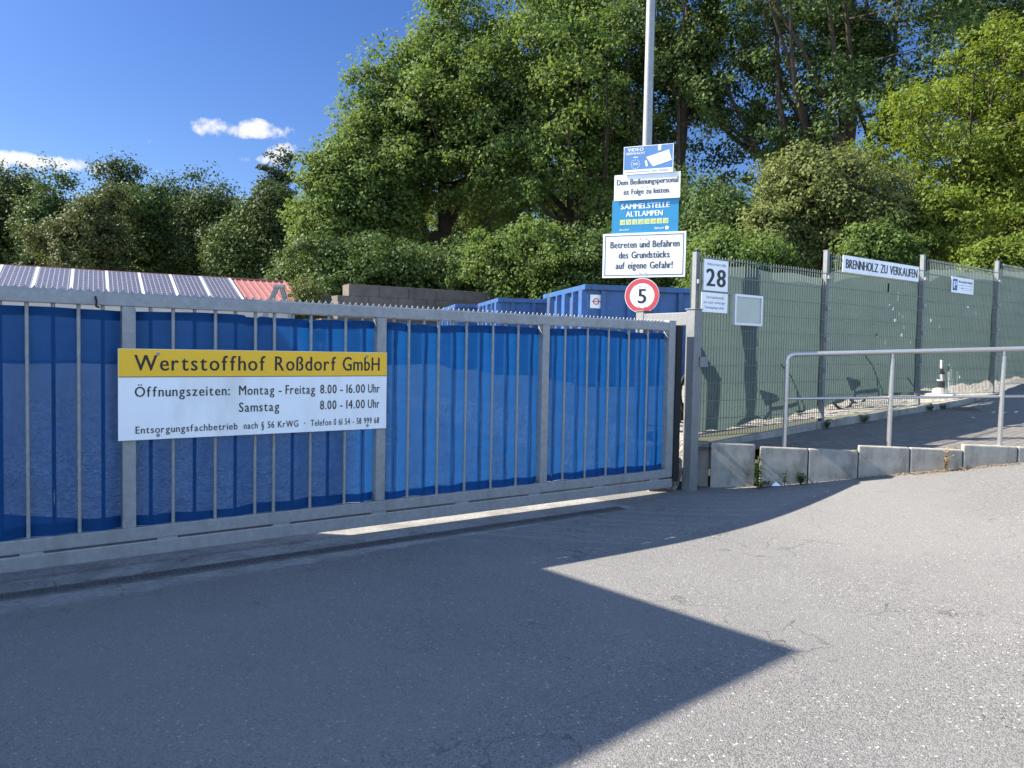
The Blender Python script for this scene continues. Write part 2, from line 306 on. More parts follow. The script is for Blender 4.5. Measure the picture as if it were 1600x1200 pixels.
# ------------------------------------------------------------------ mesh helpers
def link(name, me, m, parent=None, smooth=False):
    o = bpy.data.objects.new(name, me); COL.objects.link(o)
    if m is not None: me.materials.append(m)
    if smooth: me.polygons.foreach_set('use_smooth', [True]*len(me.polygons))
    if parent is not None: o.parent = parent
    return o
def tag(o, label, cat, group=None):
    o['label'] = label; o['category'] = cat
    if group: o['group'] = group
    return o
def empty(name, loc=(0, 0, 0), rz=0.0):
    o = bpy.data.objects.new(name, None); COL.objects.link(o); o.location = loc; o.rotation_euler = (0, 0, rz); o.empty_display_size = .1
    return o
class MB:
    """collects shapes, links them as one mesh"""
    def __init__(s): s.v = []; s.f = []
    def add(s, vs, fs):
        k = len(s.v); s.v += [tuple(q) for q in vs]; s.f += [tuple(i+k for i in f) for f in fs]; return s
    def box(s, x0, x1, y0, y1, z0, z1):
        return s.add([(x0, y0, z0), (x1, y0, z0), (x1, y1, z0), (x0, y1, z0), (x0, y0, z1), (x1, y0, z1), (x1, y1, z1), (x0, y1, z1)],
                     [(0, 3, 2, 1), (4, 5, 6, 7), (0, 1, 5, 4), (1, 2, 6, 5), (2, 3, 7, 6), (3, 0, 4, 7)])
    def hexa(s, b, t):     # any prism: bottom ring b, top ring t
        n = len(b); return s.add(list(b)+list(t), [tuple(range(n-1, -1, -1)), tuple(range(n, 2*n))]+[(i, (i+1) % n, n+(i+1) % n, n+i) for i in range(n)])
    def tube(s, pts, rad, k=8, cap=True):
        pts = [Vector(p) for p in pts]; n = len(pts)
        rad = [rad]*n if isinstance(rad, (int, float)) else rad
        rings = []; a = None
        for i, p in enumerate(pts):
            t = (pts[min(i+1, n-1)]-pts[max(i-1, 0)]).normalized()
            if a is None:
                a = t.orthogonal().normalized()
            else:
                a = (a - t*a.dot(t)).normalized()
            b = t.cross(a)
            rings.append([p+(a*math.cos(2*PI*j/k)+b*math.sin(2*PI*j/k))*rad[i] for j in range(k)])
        vs = [q for r in rings for q in r]; fs = []
        for i in range(n-1):
            for j in range(k): fs.append((i*k+j, i*k+(j+1) % k, (i+1)*k+(j+1) % k, (i+1)*k+j))
        if cap: fs += [tuple(range(k-1, -1, -1)), tuple((n-1)*k+j for j in range(k))]
        return s.add(vs, fs)
    def build(s, name, m, parent=None, smooth=False, bevel=0.0):
        me = bpy.data.meshes.new(name); me.from_pydata(s.v, [], s.f); me.update()
        if bevel:
            bm = bmesh.new(); bm.from_mesh(me)
            bmesh.ops.bevel(bm, geom=bm.edges[:], offset=bevel, segments=2, affect='EDGES', profile=.6)
            bm.to_mesh(me); bm.free()
        o = link(name, me, m, parent)
        if smooth: me.shade_smooth(); me.set_sharp_from_angle(angle=math.radians(40))
        return o
def np_mesh(name, V, F):
    me = bpy.data.meshes.new(name); nf, k = F.shape
    me.vertices.add(len(V)); me.vertices.foreach_set('co', V.astype(np.float32).ravel())
    me.loops.add(nf*k); me.loops.foreach_set('vertex_index', F.astype(np.int32).ravel())
    me.polygons.add(nf); me.polygons.foreach_set('loop_start', np.arange(0, nf*k, k, dtype=np.int32))
    me.update(calc_edges=True); me.validate(); return me

# text: outlines of the built-in font as flat mesh, set to a width and a capital height
def raw_text(s, off=0.0):
    cu = bpy.data.curves.new('tmp', 'FONT'); cu.body = s; cu.resolution_u = 3; cu.offset = off
    o = bpy.data.objects.new('tmp', cu); COL.objects.link(o)
    dg = bpy.context.evaluated_depsgraph_get(); me = bpy.data.meshes.new_from_object(o.evaluated_get(dg))
    V = np.array([v.co[:2] for v in me.vertices]); F = [tuple(p.vertices) for p in me.polygons]
    bpy.data.objects.remove(o); bpy.data.curves.remove(cu); bpy.data.meshes.remove(me)
    return V, F
_h = raw_text('H')[0]; CAP = _h[:, 1].max()-_h[:, 1].min()
_gl = {}
def glyph(c, off=0.0):
    if (c, off) not in _gl: _gl[(c, off)] = raw_text(c, off)
    return _gl[(c, off)]
def narrow_text(t, k, off, tr=.105):
    """glyphs squeezed to k of their width, each left standing at its own pitch"""
    V, F, x = [], [], 0.0
    for c in t:
        if c == ' ': x += .30; continue
        g, f = glyph(c, off); w = g[:, 0].max()-g[:, 0].min(); n = sum(len(v) for v in V)
        q = g.copy(); q[:, 0] = (q[:, 0]-q[:, 0].min())*k+x; V.append(q); F += [tuple(i+n for i in p) for p in f]; x += w*k+tr
    return np.vstack(V), F
class Sheet:
    """flat print on a board: local x right, local z up, facing -y"""
    def __init__(s, y): s.mb = MB(); s.y = y
    def text(s, t, x0, x1, base, cap, bold=0.0, k=.74, tr=.105):
        V, F = narrow_text(t, k, 0.0, tr); a, b = V[:, 0].min(), V[:, 0].max()
        X = x0+(V[:, 0]-a)/(b-a)*(x1-x0); Z = base+V[:, 1]*(cap/CAP)
        s.mb.add([(x, s.y, z) for x, z in zip(X, Z)], F)
        if bold:
            for i, q in enumerate((bold*.5, -bold*.5, bold, -bold)): s.mb.add([(x+q, s.y-.00012*(i+1), z) for x, z in zip(X, Z)], F)
        return s
    def rect(s, x0, x1, z0, z1):
        s.mb.add([(x0, s.y, z0), (x1, s.y, z0), (x1, s.y, z1), (x0, s.y, z1)], [(0, 1, 2, 3)]); return s
    def poly(s, pts): s.mb.add([(x, s.y, z) for x, z in pts], [tuple(range(len(pts)))]); return s
    def disc(s, cx, cz, r, k=28): return s.poly([(cx+r*math.cos(2*PI*i/k), cz+r*math.sin(2*PI*i/k)) for i in range(k)])
    def ring(s, cx, cz, r0, r1, k=36):
        v = []
        for i in range(k):
            a = 2*PI*i/k; v += [(cx+r0*math.cos(a), s.y, cz+r0*math.sin(a)), (cx+r1*math.cos(a), s.y, cz+r1*math.sin(a))]
        s.mb.add(v, [(2*i, 2*i+1, (2*i+3) % (2*k), (2*i+2) % (2*k)) for i in range(k)]); return s
    def frame(s, x0, x1, z0, z1, w):
        s.rect(x0, x1, z0, z0+w); s.rect(x0, x1, z1-w, z1); s.rect(x0, x0+w, z0+w, z1-w); s.rect(x1-w, x1, z0+w, z1-w); return s
    def build(s, name, m, parent): return s.mb.build(name, m, parent)

# ------------------------------------------------------------------ terrain
def sp_(x): return np.where(x > 12, x, np.log1p(np.exp(np.minimum(x*3.2, 40)))/3.2)
def z_road(X, Y): return .163*sp_(X-2.35)*np.clip(1-(np.maximum(X-30, 0))/80, 0, 1)
def z_ramp(u): return .452+.052*(u-6.4)
def sstep(x, a, b): t = np.clip((x-a)/(b-a), 0, 1); return t*t*(3-2*t)
def z_yard(u, v):      # v = distance behind the gate line
    slope = .62*sstep(v, 2.0, 11.0)+.5*sstep(v, 12, 40)+1.0*sstep(v, 40, 90)
    up = np.maximum(.60+.045*np.clip(u-6.4, 0, 25), slope)
    k = sstep(u-.25*np.clip(v-1.0, 0, 3), 6.12, 6.42)*(1-.25*sstep(v, 3, 9))
    return slope*(1-k)+up*k
def gridmesh(name, us, vs, zf):
    U, Vv = np.meshgrid(us, vs, indexing='ij'); Z = zf(U, Vv)
    P = np.stack([U, Vv, Z], -1).reshape(-1, 3); a, b = len(us), len(vs)
    i = np.arange(a*b).reshape(a, b)
    F = np.stack([i[:-1, :-1], i[1:, :-1], i[1:, 1:], i[:-1, 1:]], -1).reshape(-1, 4)
    return np_mesh(name, P, F)
def placeG(o): o.location = G(0, 0, 0); o.rotation_euler = (0, 0, GANG); return o
rng = np.random.default_rng(3)
def road_z(u, v):
    X = P0[0]+DU[0]*u-DN[0]*v; Y = P0[1]+DU[1]*u-DN[1]*v
    return z_road(X, Y)+.004*np.sin(2.1*u+.7*v)*np.sin(1.3*v)
us = np.r_[-400, -200, -90, -50, -28, np.arange(-16, 22, .2), 26, 34, 50, 90, 200, 400]; vs = np.r_[-400, -180, -80, -40, -22, np.arange(-14, 0.01, .2), .35]
o = link('road', gridmesh('road', us, vs, road_z), M['asphalt'], None, True); placeG(o); o['kind'] = 'structure'
us = np.r_[-400, -200, -120, -80, -50, np.arange(-30, 5.5, 1.5), np.arange(5.6, 8, .06), np.arange(8, 30, .5), 36, 50, 80, 140, 400]; vs = np.r_[np.arange(.0, 4, .12), np.arange(4, 14, .5), np.arange(14, 60, 3), 70, 90, 130, 250, 900]
def yz(u, v):
    z = z_yard(u, v); return z+.02*np.sin(1.7*u+2.3*v)*sstep(v, .6, 2)-.008-(.03*(1-sstep(v, .0, .5)))*(u < 6.1)
o = link('yard_ground', gridmesh('yard_ground', us, vs, yz), M['gravel'], None, True); placeG(o); o['kind'] = 'structure'

# retaining wall frame
W0 = np.array([2.67, 8.33]); WA = math.radians(-13); WD = np.array([math.cos(WA), math.sin(WA)]); WN = np.array([WD[1], -WD[0]])   # WN toward the road
def W(s, n, z=0.0): return Vector((W0[0]+WD[0]*s+WN[0]*n, W0[1]+WD[1]*s+WN[1]*n, z))
# ramp
def nwall(u): return .53+1.149*(u-6.867)-.06
us = np.r_[6.45, np.arange(6.6, 12, .3), np.arange(12, 30, 1.0)]
V = []; F = []
for u in us:
    nm = min(max(nwall(u), .06), 9.0)
    for t in np.linspace(0, 1, 9):
        n = -.02+(nm+.02)*t; V.append((u, -n, z_ramp(u)+.01*math.sin(3*u+5*n)*.5))
for i in range(len(us)-1):
    for j in range(8): F.append((i*9+j, i*9+j+1, (i+1)*9+j+1, (i+1)*9+j))
o = link('path', np_mesh('path', np.array(V), np.array(F)[:, ::-1]), M['paver'], None, True); placeG(o); o['kind'] = 'structure'

# ------------------------------------------------------------------ office building beside the yard gate (left of the picture; its shadow falls across the road)
def office():
    H = 5.0; ku, kn = .80, .846
    Tf = (3.263-ku*H, 3.451-kn*H); Kf = (2.97-ku*H, .68-kn*H)        # right wall, front and back corner as (u, n)
    ang = math.atan2(Tf[1]-Kf[1], Tf[0]-Kf[0])                        # right wall direction back -> front
    dep = math.hypot(Tf[0]-Kf[0], Tf[1]-Kf[1]); wid = 9.0
    p = G(Tf[0], Tf[1]); q = G(Kf[0], Kf[1]); yd = (q-p).normalized(); rz = math.atan2(yd.y, yd.x)-PI/2
    r = tag(empty('office_building', p, rz), 'narrow pale two storey flat roofed office building just left of the gate, outside the picture', 'building')
    b = MB(); b.box(-wid, 0, 0, dep, -.2, H-.25); b.build('wall', M['render'], r)
    rf = MB(); rf.box(-wid-.0, 0.0, 0.0, dep, H-.246, H); rf.build('roof', M['galv_dark'], r)
    for z in (.95, 3.2):
        for x in (-1.6, -3.4, -5.2, -7.0):
            if z < 1 and x == -3.4: continue
            f = MB(); f.box(x-.55, x+.55, -.05, -.003, z, z+1.2); w = f.build('window', M['sign_white'], r)
            g = MB(); g.box(x-.48, x+.48, -.058, -.052, z+.07, z+1.13); g.build('pane', M['glass'], w)
    f = MB(); f.box(-3.9, -2.9, -.05, -.003, 0, 2.1); dr = f.build('door', M['darkgrey'], r)
    g = MB(); g.tube([(-3.05, -.08, 1.0), (-3.05, -.08, 1.25)], .015); g.build('handle', M['alu'], dr)
office()

# ------------------------------------------------------------------ sliding gate
U0, U1 = -4.2, 6.03
def gate():
    r = tag(empty('sliding_gate', G(0, 0, 0), GANG), 'long galvanised steel sliding gate with vertical bars woven through blue netting', 'gate')
    b = MB(); b.box(U0, 5.925, -.04, .04, 1.743, 1.829); b.build('top_beam', M['galv'], r, bevel=.006)
    b = MB(); b.box(U0, 6.03, -.04, .04, .170, .258); b.build('bottom_beam', M['galv'], r, bevel=.005)
    b = MB(); b.box(U0, 6.03, -.046, .046, .060, .157); b.build('track_rail', M['galv'], r, bevel=.007)
    x = -3.9
    while x < 5.85: b = MB(); b.box(x, x+.13, -.037, .036, .157, .170); b.build('weld_plate', M['galv'], r); x += .80
    for x in (-2.7, -1.0, .685, 2.535, 4.225): 
        b = MB(); b.box(x, x+.082, -.038, .038, .258, 1.743); b.build('gate_post', M['galv'], r, bevel=.004)
    b = MB(); b.box(5.925, 6.03, -.041, .041, .258, 1.850); b.build('end_post', M['galv'], r, bevel=.004)
    b = MB(); b.box(6.031, 6.115, -.06, .06, .12, 1.80); b.build('rubber_edge', M['rubber'], r, bevel=.008)
    # bars
    sp = .1412; bars = []
    front = [.152, .436, 1.008, 1.29, 1.573, 1.713, 1.996, 2.278, 2.84, 3.125, 3.405, 3.685, 3.965, 4.525, 4.81, 5.09, 5.37, 5.645]
    back = [.012, .294, .575, .865, 1.149, 1.43, 1.855, 2.137, 2.42, 2.70, 2.983, 3.265, 3.545, 3.825, 4.105, 4.385, 4.668, 4.95, 5.23, 5.508, 5.785]
    front += [-.13-.283*i for i in range(0, 14)]; back += [-.27-.283*i for i in range(0, 14)]
    bars = [(u, 1) for u in front]+[(u, -1) for u in back]
    me0 = None
    for u, s in bars:
        if any(abs(u-(x+.04)) < .06 for x in (-2.7, -1.0, .685, 2.535, 4.225)): continue
        if me0 is None:
            b = MB(); b.tube([(0, 0, .258), (0, 0, 1.743)], .0125, 10, False); o = b.build('bar', M['galv'], r, True); me0 = o.data
        else:
            o = bpy.data.objects.new('bar', me0); COL.objects.link(o); o.parent = r
        o.location = (u, 0, 0)
    # scalloped spike strip along the top
    vs, fs = [], []; x = U0; st = .0505
    while x < 5.9:
        for i in range(9):
            t = i/8; h = 1.829+.005+.022*abs(2*t-1)**2.6
            k = len(vs)
            for y in (-.002, .002): vs += [(x+t*st, y, 1.829), (x+t*st, y, h)]
            if i:
                a = k-4; fs += [(a, k, k+1, a+1), (a+2, a+3, k+3, k+2), (a+1, k+1, k+3, a+3)]
        x += st
    MB().add(vs, fs).build('spike_strip', M['galv'], r)
    # netting, woven behind the front bars and before the others
    xs = sorted([(u, -.017*-s) for u, s in bars]+[(x+.04, .043) for x in (-2.7, -1.0, .685, 2.535, 4.225)]+[(5.98, .043), (U0, 0)])
    ux = np.array([a for a, _ in xs]); uy = np.array([c for _, c in xs])
    us = np.arange(U0, 5.99, .0175); rn = np.random.default_rng(5)
    def yofs(u, z):
        k = np.searchsorted(ux, u, side='right')-1; k = np.clip(k, 0, len(ux)-2); t = (u-ux[k])/np.maximum(ux[k+1]-ux[k], 1e-4); t = t*t*(3-2*t)
        y = uy[k]*(1-t)+uy[k+1]*t
        return y+.0035*np.sin(7.3*u+9*z+1.3*np.sin(4*z))*np.sin(5*z-2.1*u)+.0022*np.sin(23*z+6*u+2*np.sin(3*u))*(t*(1-t)*4)+.0016*np.sin(37*u+6*z)+.0025*np.sin(11*z+3.1*np.sin(2.3*u))*(t*(1-t)*4)
    def top(u): return 1.714+.006*np.sin(5.3*u+1)+.006*np.sin(1.7*u)-.012*(np.abs(u-1.55) < .05)
    def bot(u): return .256+.004*np.sin(3.1*u)+.002*np.sin(9*u)
    def strip(name, lo, hi, nz, yo, par):
        Z = np.linspace(0, 1, nz); U, T = np.meshgrid(us, Z, indexing='ij'); ZZ = lo(U)*(1-T)+hi(U)*T
        P = np.stack([U, yofs(U, ZZ)+yo, ZZ], -1).reshape(-1, 3); i = np.arange(len(us)*nz).reshape(len(us), nz)
        F = np.stack([i[:-1, :-1], i[1:, :-1], i[1:, 1:], i[:-1, 1:]], -1).reshape(-1, 4)
        return link(name, np_mesh(name, P, F), M['net_blue'], par, True)
    net = strip('netting', bot, top, 26, 0, r)
    strip('hem', lambda u: top(u)-.062+.004*np.sin(8*u), lambda u: top(u)-.001, 4, .0045, net)
    strip('hem', lambda u: bot(u)+.001, lambda u: bot(u)+.072+.008*np.sin(4*u)+.004*np.sin(13*u), 4, .0045, net)
    b = MB(); b.tube([(.53, -.05, 1.735), (.533, -.052, 1.765), (.526, -.056, 1.80)], .006, 6); b.tube([(.53, -.05, 1.735), (.55, -.03, 1.73)], .006, 6); b.build('cable_tie', M['rubber'], net)
    return r
gate()

# drain channel on the road side of the gate
def drain():
    r = tag(empty('drain_channel', G(0, .37, .006), GANG), 'slotted drainage channel set in the concrete along the gate', 'drain')
    b = MB(); b.box(-6, 4.98, -.055, .055, -.05, -.004); b.build('channel', M['darkiron'], r)
    b = MB()
    b.box(-6, 4.98, -.068, -.055, -.05, .004); b.box(-6, 4.98, .055, .068, -.05, .004)
    x = -5.98
    while x < 4.97: b.box(x, x+.007, -.055, .055, -.03, .003); x += .034
    b.build('grating', M['darkiron'], r)
drain()

# portal that catches the gate's end
def portal():
    r = tag(empty('gate_catch_frame', G(6.265, 0, 0), GANG), 'galvanised catch frame of two square posts joined by a beam at the gate end', 'gate frame')
    zt = onplane(1085, 483, .13)[1]
    b = MB(); b.box(-.06, .06, -.14, -.02, -.05, zt); b.build('front_post', M['white_post'], r, bevel=.006)
    b = MB(); b.box(-.07, .07, -.15, -.01, zt+.001, zt+.008); b.build('post_cap', M['galv'], r)
    yb = .62
    b = MB(); b.box(-.06, .06, yb, yb+.12, -.05, zt); b.build('rear_post', M['white_post'], r, bevel=.006)
    b = MB(); b.box(-.07, .07, yb-.01, yb+.13, zt+.001, zt+.008); b.build('post_cap', M['galv'], r)
    b = MB(); b.box(-.055, .055, -.019, yb-.001, zt-.17, zt-.03); b.build('cross_beam', M['white_post'], r, bevel=.005)
    b = MB(); b.box(.03, .16, -.156, -.142, 1.36, 1.47); b.build('latch_plate', M['white_post'], r, bevel=.003)
    for z in (.30, .62):
        b = MB(); b.box(-.10, -.062, .02, .11, z+.4, z+.55); b.build('roller', M['rubber'], r, bevel=.01)
portal()

# ------------------------------------------------------------------ mesh fence with shade net
FU = [6.42, 8.93, 11.43, 13.93, 16.43, 18.93, 21.43]; FB = [.575, .80, .955, 1.085, 1.20, 1.31]
def fence():
    r = tag(empty('mesh_fence', G(0, 0, 0), GANG), 'stepped double wire mesh fence lined with torn grey green shade netting', 'fence')
    tops = [2.625, 2.86, 3.02, 3.14, 3.25, 3.36, 3.36]
    for k, u in enumerate(FU):
        zb = z_ramp(u)-.3 if k else .35
        b = MB(); b.box(u-.03, u+.03, .018, .078, zb, tops[k]); o = b.build('fence_post', M['white_post'], r, bevel=.004)
        c = MB(); c.box(u-.033, u+.033, .015, .081, tops[k]+.001, tops[k]+.012); c.build('post_cap', M['rubber'] if k == 0 else M['white_post'], o)
        for z in np.arange(FB[min(k, 5)]+.1, tops[k]-.1, .4): c = MB(); c.box(u-.022, u+.05, -.012, .016, z, z+.045); c.build('clamp', M['galv'], o)
    for k in range(6):
        b = MB(); a, e, z0 = FU[k]+.035, FU[k+1]-.035, FB[k]; z1 = z0+1.99
        x = a
        while x <= e+.001:
            b.add(*boxvf(x-.0027, x+.0027, -.0027, .0027, z0, z1+.03)); x += .05
        for j in range(11):
            z = min(z0+.0+j*.2, z1)
            for y in (-.0095, .0035): b.add(*boxvf(a, e, y, y+.006, z-.003, z+.003))
        b.build('wire_panel', M['wire'], r)
    # netting bay by bay, hung behind the wires
    for k in range(6):
        a, e = FU[k]-.03, FU[k+1]+.03; z0 = FB[k]; zn = FB[min(k+1, 5)]+(.11 if k == 5 else 0)
        rn = np.random.default_rng(20+k); us = np.arange(a, e, .05); ts = np.linspace(0, 1, 42)
        def lo(u):
            t = (u-a)/(e-a)
            base = z0+(zn-z0)*t*1.02+.02*np.sin(6*u)+.012*np.sin(15*u+k)
            return base+(.012 if k == 0 else .05)*np.ones_like(u)
        def hi(u):
            t = (u-a)/(e-a)
            drop = [.055, .15, .10, .06, .06, .06][k]*(1-t)+[.05, .02, .03, .03, .03, .03][k]*t
            if k in (1, 2): drop = drop+.11*np.exp(-(t/.12)**2)
            return z0+2.0-drop+.012*np.sin(7*u+k)
        U, T = np.meshgrid(us, ts, indexing='ij'); Z = lo(U)*(1-T)+hi(U)*T
        Y = .092+.006*np.sin(6*Z+2*np.sin(1.5*U))+.004*np.sin(9*U)
        P = np.stack([U, Y, Z], -1).reshape(-1, 3); i = np.arange(len(us)*42).reshape(len(us), 42)
        F = np.stack([i[:-1, :-1], i[1:, :-1], i[1:, 1:], i[:-1, 1:]], -1).reshape(-1, 4)
        C = P[F].mean(1); keep = np.ones(len(F), bool)
        for (hx, hy, w, h) in TEARS[k]:
            keep &= ~((np.abs(C[:, 0]-hx) < w/2) & (np.abs(C[:, 2]-hy) < h/2))
        F = F[keep]
        me = np_mesh('netting', P, F)
        o = link('netting', me, M['net_green'], r, True)
        if k == 2 and CONE:     # a triangular tear: the cells there are cut finely along its edges
            pass
    return r
def boxvf(x0, x1, y0, y1, z0, z1):
    m = MB(); m.box(x0, x1, y0, y1, z0, z1); return m.v, m.f
CONE = onplane(1471, 582, -.1)
TEARS = {k: [] for k in range(6)}
TEARS[2] = [(CONE[0], CONE[1]-.05, .16, .16), (CONE[0]+.0, CONE[1]+.10, .11, .2), (CONE[0]-.02, CONE[1]-.20, .26, .16), (CONE[0]+.24, CONE[1]-.06, .05, .36)]
for (px, py) in [(1389, 452), (1389, 476), (1396, 482), (1398, 501), (1367, 525), (1407, 522), (1435, 533)]: 
    u, z = onplane(px, py, -.1); TEARS[1].append((u, z, .055, .05 if py > 460 else .12))
u, z = onplane(1388, 450, -.1); TEARS[1].append((u, z, .06, .12))
for (px, py) in [(1454, 501), (1512, 481), (1549, 573), (1500, 588)]:
    u, z = onplane(px, py, -.1); TEARS[2].append((u, z, .055, .05))
fence()

# kerb at the foot of the fence, beside the ramp
def kerb():
    b = MB(); us = np.arange(6.62, 22, .5)
    for i in range(len(us)-1):
        a, e = us[i], us[i+1]-.006; za, ze = z_ramp(a)+.05+.04*min(1, (a-6.6)/2), z_ramp(e)+.05+.04*min(1, (e-6.6)/2)
        b.add([(a, -.09, za-.3), (e, -.09, ze-.3), (e, -.01, ze-.3), (a, -.01, za-.3), (a, -.09, za), (e, -.09, ze), (e, -.01, ze), (a, -.01, za)],
              [(0, 3, 2, 1), (4, 5, 6, 7), (0, 1, 5, 4), (1, 2, 6, 5), (2, 3, 7, 6), (3, 0, 4, 7)])
    o = b.build('kerb', M['concrete'], None, bevel=.006); placeG(o); o['kind'] = 'structure'
kerb()

# ------------------------------------------------------------------ retaining wall of concrete L-stones
def retaining_wall():
    r = tag(empty('retaining_wall', (W0[0], W0[1], 0), WA), 'low stepped retaining wall of concrete L-stones below the ramp railing', 'wall')
    def stone(s, w, top, y0=0.0, th=.11, rot=0.0):
        b = MB(); b.box(.004, w-.004, 0, th, -.4, top); o = b.build('concrete_stone', M['concrete'], r, bevel=.012); o.location = (s, y0, 0); o.rotation_euler = (0, 0, rot)
        return o
    # local y points away from the road
    tops = [.506, .506, .563, .563, .62, .62, .68, .68, .74, .74, .80, .80]
    for i, t in enumerate(tops): stone(.04+.5*i, .5, t, 0, .10)
    stone(-.475, .475, .525, .012, .12)
    stone(-.64, .155, .52, .10, .12)
retaining_wall()

def handrail():
    r = tag(empty('handrail', W(0, -.09, 0), WA), 'stainless tube handrail with one mid rail along the ramp edge', 'railing')
    ss = [.302+1.05*i for i in range(6)]
    def zt(s): return 1.517+.0445*(s-.302)
    def zb(s): return .50+.0*s
    s0 = ss[0]; R = .085; pts = [(s0, 0, .46), (s0, 0, zt(s0)-R)]
    for a in np.linspace(0, PI/2, 8)[1:]: pts.append((s0+R-R*math.cos(a), 0, zt(s0)-R+R*math.sin(a)))
    pts.append((6.2, 0, zt(6.2)))
    MB().tube(pts, .025, 14).build('top_rail', M['stainless'], r, True)
    MB().tube([(s0+.02, 0, zt(s0)-.485), (6.2, 0, zt(6.2)-.485)], .0145, 10).build('mid_rail', M['stainless'], r, True)
    for s in ss[1:]:
        p = MB().tube([(s, 0, .5), (s, 0, zt(s)-.075)], .024, 14).build('post', M['stainless'], r, True)
        MB().tube([(s, 0, zt(s)-.075), (s, 0, zt(s)-.018)], .015, 10).build('spigot', M['stainless'], p, True)
handrail()

# ------------------------------------------------------------------ signs
def board(name, label, cat, px, n, th, m, group=None, back=None):
    """sheet sign on the gate plane from its picture corners TL TR BL BR; returns root, width, height"""
    q = [onplane(x, y, n) for x, y in px]
    u0 = (q[0][0]+q[2][0])/2; u1 = (q[1][0]+q[3][0])/2; z1 = (q[0][1]+q[1][1])/2; z0 = (q[2][1]+q[3][1])/2
    r = tag(empty(name, G(u0, n, z0), GANG), label, cat, group)
    b = MB(); b.box(0, u1-u0, 0, th, 0, z1-z0); b.build('panel', m, r, bevel=.0015)
    return r, u1-u0, z1-z0
def bolts(r, pts, y=-.004, rad=.012):
    for x, z in pts:
        b = MB(); b.tube([(x, 0.001, z), (x, y, z)], rad, 12); b.build('bolt', M['galv'], r)

# main sign on the gate
r, w, h = board('gate_sign', 'wide yellow and white opening hours sign fixed to the gate bars', 'sign', [(184.5, 546), (605, 549.5), (184.5, 691), (603, 667.5)], .062, .006, M['sign_white'])
yb = h*.695
s = Sheet(-.0012); s.rect(.002, w-.002, yb, h-.002).build('header_band', M['sign_yellow'], r)
s = Sheet(-.002); s.rect(.002, w-.002, yb-.004, yb+.001).build('rule', M['darkgrey'], r)
s = Sheet(-.0026); X = lambda f: f*w
s.text('Wertstoffhof', X(.0505), X(.496), h*.762, h*.171, .0018).text('Roßdorf', X(.534), X(.776), h*.762, h*.171, .0018).text('GmbH', X(.806), X(.966), h*.762, h*.171, .0018)
s.text('Öffnungszeiten:', X(.0515), X(.367), h*.475, h*.110, .0008)
s.text('Montag', X(.401), X(.531), h*.475, h*.110, .0008).text('-', X(.548), X(.559), h*.475, h*.110).text('Freitag', X(.575), X(.691), h*.475, h*.110, .0008)
s.text('8.00', X(.713), X(.780), h*.475, h*.110, .0008).text('-', X(.796), X(.807), h*.475, h*.110).text('16.00', X(.823), X(.902), h*.475, h*.110, .0008).text('Uhr', X(.917), X(.967), h*.475, h*.110, .0008)
s.text('Samstag', X(.401), X(.550), h*.275, h*.110, .0008)
s.text('8.00', X(.713), X(.780), h*.275, h*.110, .0008).text('-', X(.796), X(.807), h*.275, h*.110).text('14.00', X(.823), X(.902), h*.275, h*.110, .0008).text('Uhr', X(.917), X(.967), h*.275, h*.110, .0008)
s.text('Entsorgungsfachbetrieb', X(.0535), X(.395), h*.072, h*.078, .0005).text('nach § 56 KrWG', X(.4185), X(.625), h*.072, h*.078, .0005)
s.text('·', X(.648), X(.652), h*.072, h*.078, .001).text('Telefon', X(.675), X(.759), h*.072, h*.078, .0005).text('0 61 54 - 58 999 68', X(.770), X(.967), h*.072, h*.078, .0005)
s.build('lettering', M['black'], r)
bolts(r, [(w*.125, h*.945), (w*.91, h*.945), (w*.125, h*.025+.012), (w*.915, h*.03+.01)])

# house number and the plate below it
r, w, h = board('house_number_sign', 'white house number 28 plate at the top left of the mesh fence', 'sign', [(1100.5, 403), (1139.5, 408), (1097.5, 454), (1137, 457.5)], .035, .004, M['sign_white'], None)
s = Sheet(-.0015); s.text('Industriestraße', w*.15, w*.88, h*.80, h*.085).text('28', w*.13, w*.87, h*.16, h*.53, .010).build('lettering', M['black'], r)
s = Sheet(-.0015); s.frame(.0, w, 0, h, .006); s.build('rim', M['darkgrey'], r)
r, w, h = board('visitor_notice_sign', 'small white three line notice below the house number plate', 'sign', [(1096.5, 455.5), (1137.5, 460), (1095, 486.5), (1136, 490)], .035, .004, M['sign_white'], None)
s = Sheet(-.0015); s.text('Vertreterbesuche', w*.18, w*.84, h*.70, h*.14).text('nur nach vorheriger', w*.09, w*.91, h*.44, h*.14).text('Terminabsprache!', w*.12, w*.86, h*.18, h*.14).build('lettering', M['darkgrey'], r)
# empty display case
q = [onplane(x, y, .04) for x, y in [(1148, 459.5), (1191.5, 462.5), (1146.5, 508), (1189.5, 509.5)]]
u0 = (q[0][0]+q[2][0])/2; u1 = (q[1][0]+q[3][0])/2; z1 = (q[0][1]+q[1][1])/2; z0 = (q[2][1]+q[3][1])/2; w = u1-u0; h = z1-z0
r = tag(empty('display_case', G(u0, .04, z0), GANG), 'empty framed notice case with a yellowed cover on the mesh fence', 'notice case')
b = MB(); f = .028
b.box(0, w, -.012, .03, 0, f); b.box(0, w, -.012, .03, h-f, h); b.box(0, f, -.012, .03, f, h-f); b.box(w-f, w, -.012, .03, f, h-f); b.build('frame', M['alu'], r)
b = MB(); b.box(f, w-f, 0, .028, f, h-f); b.build('cover', M['casepanel'], r)
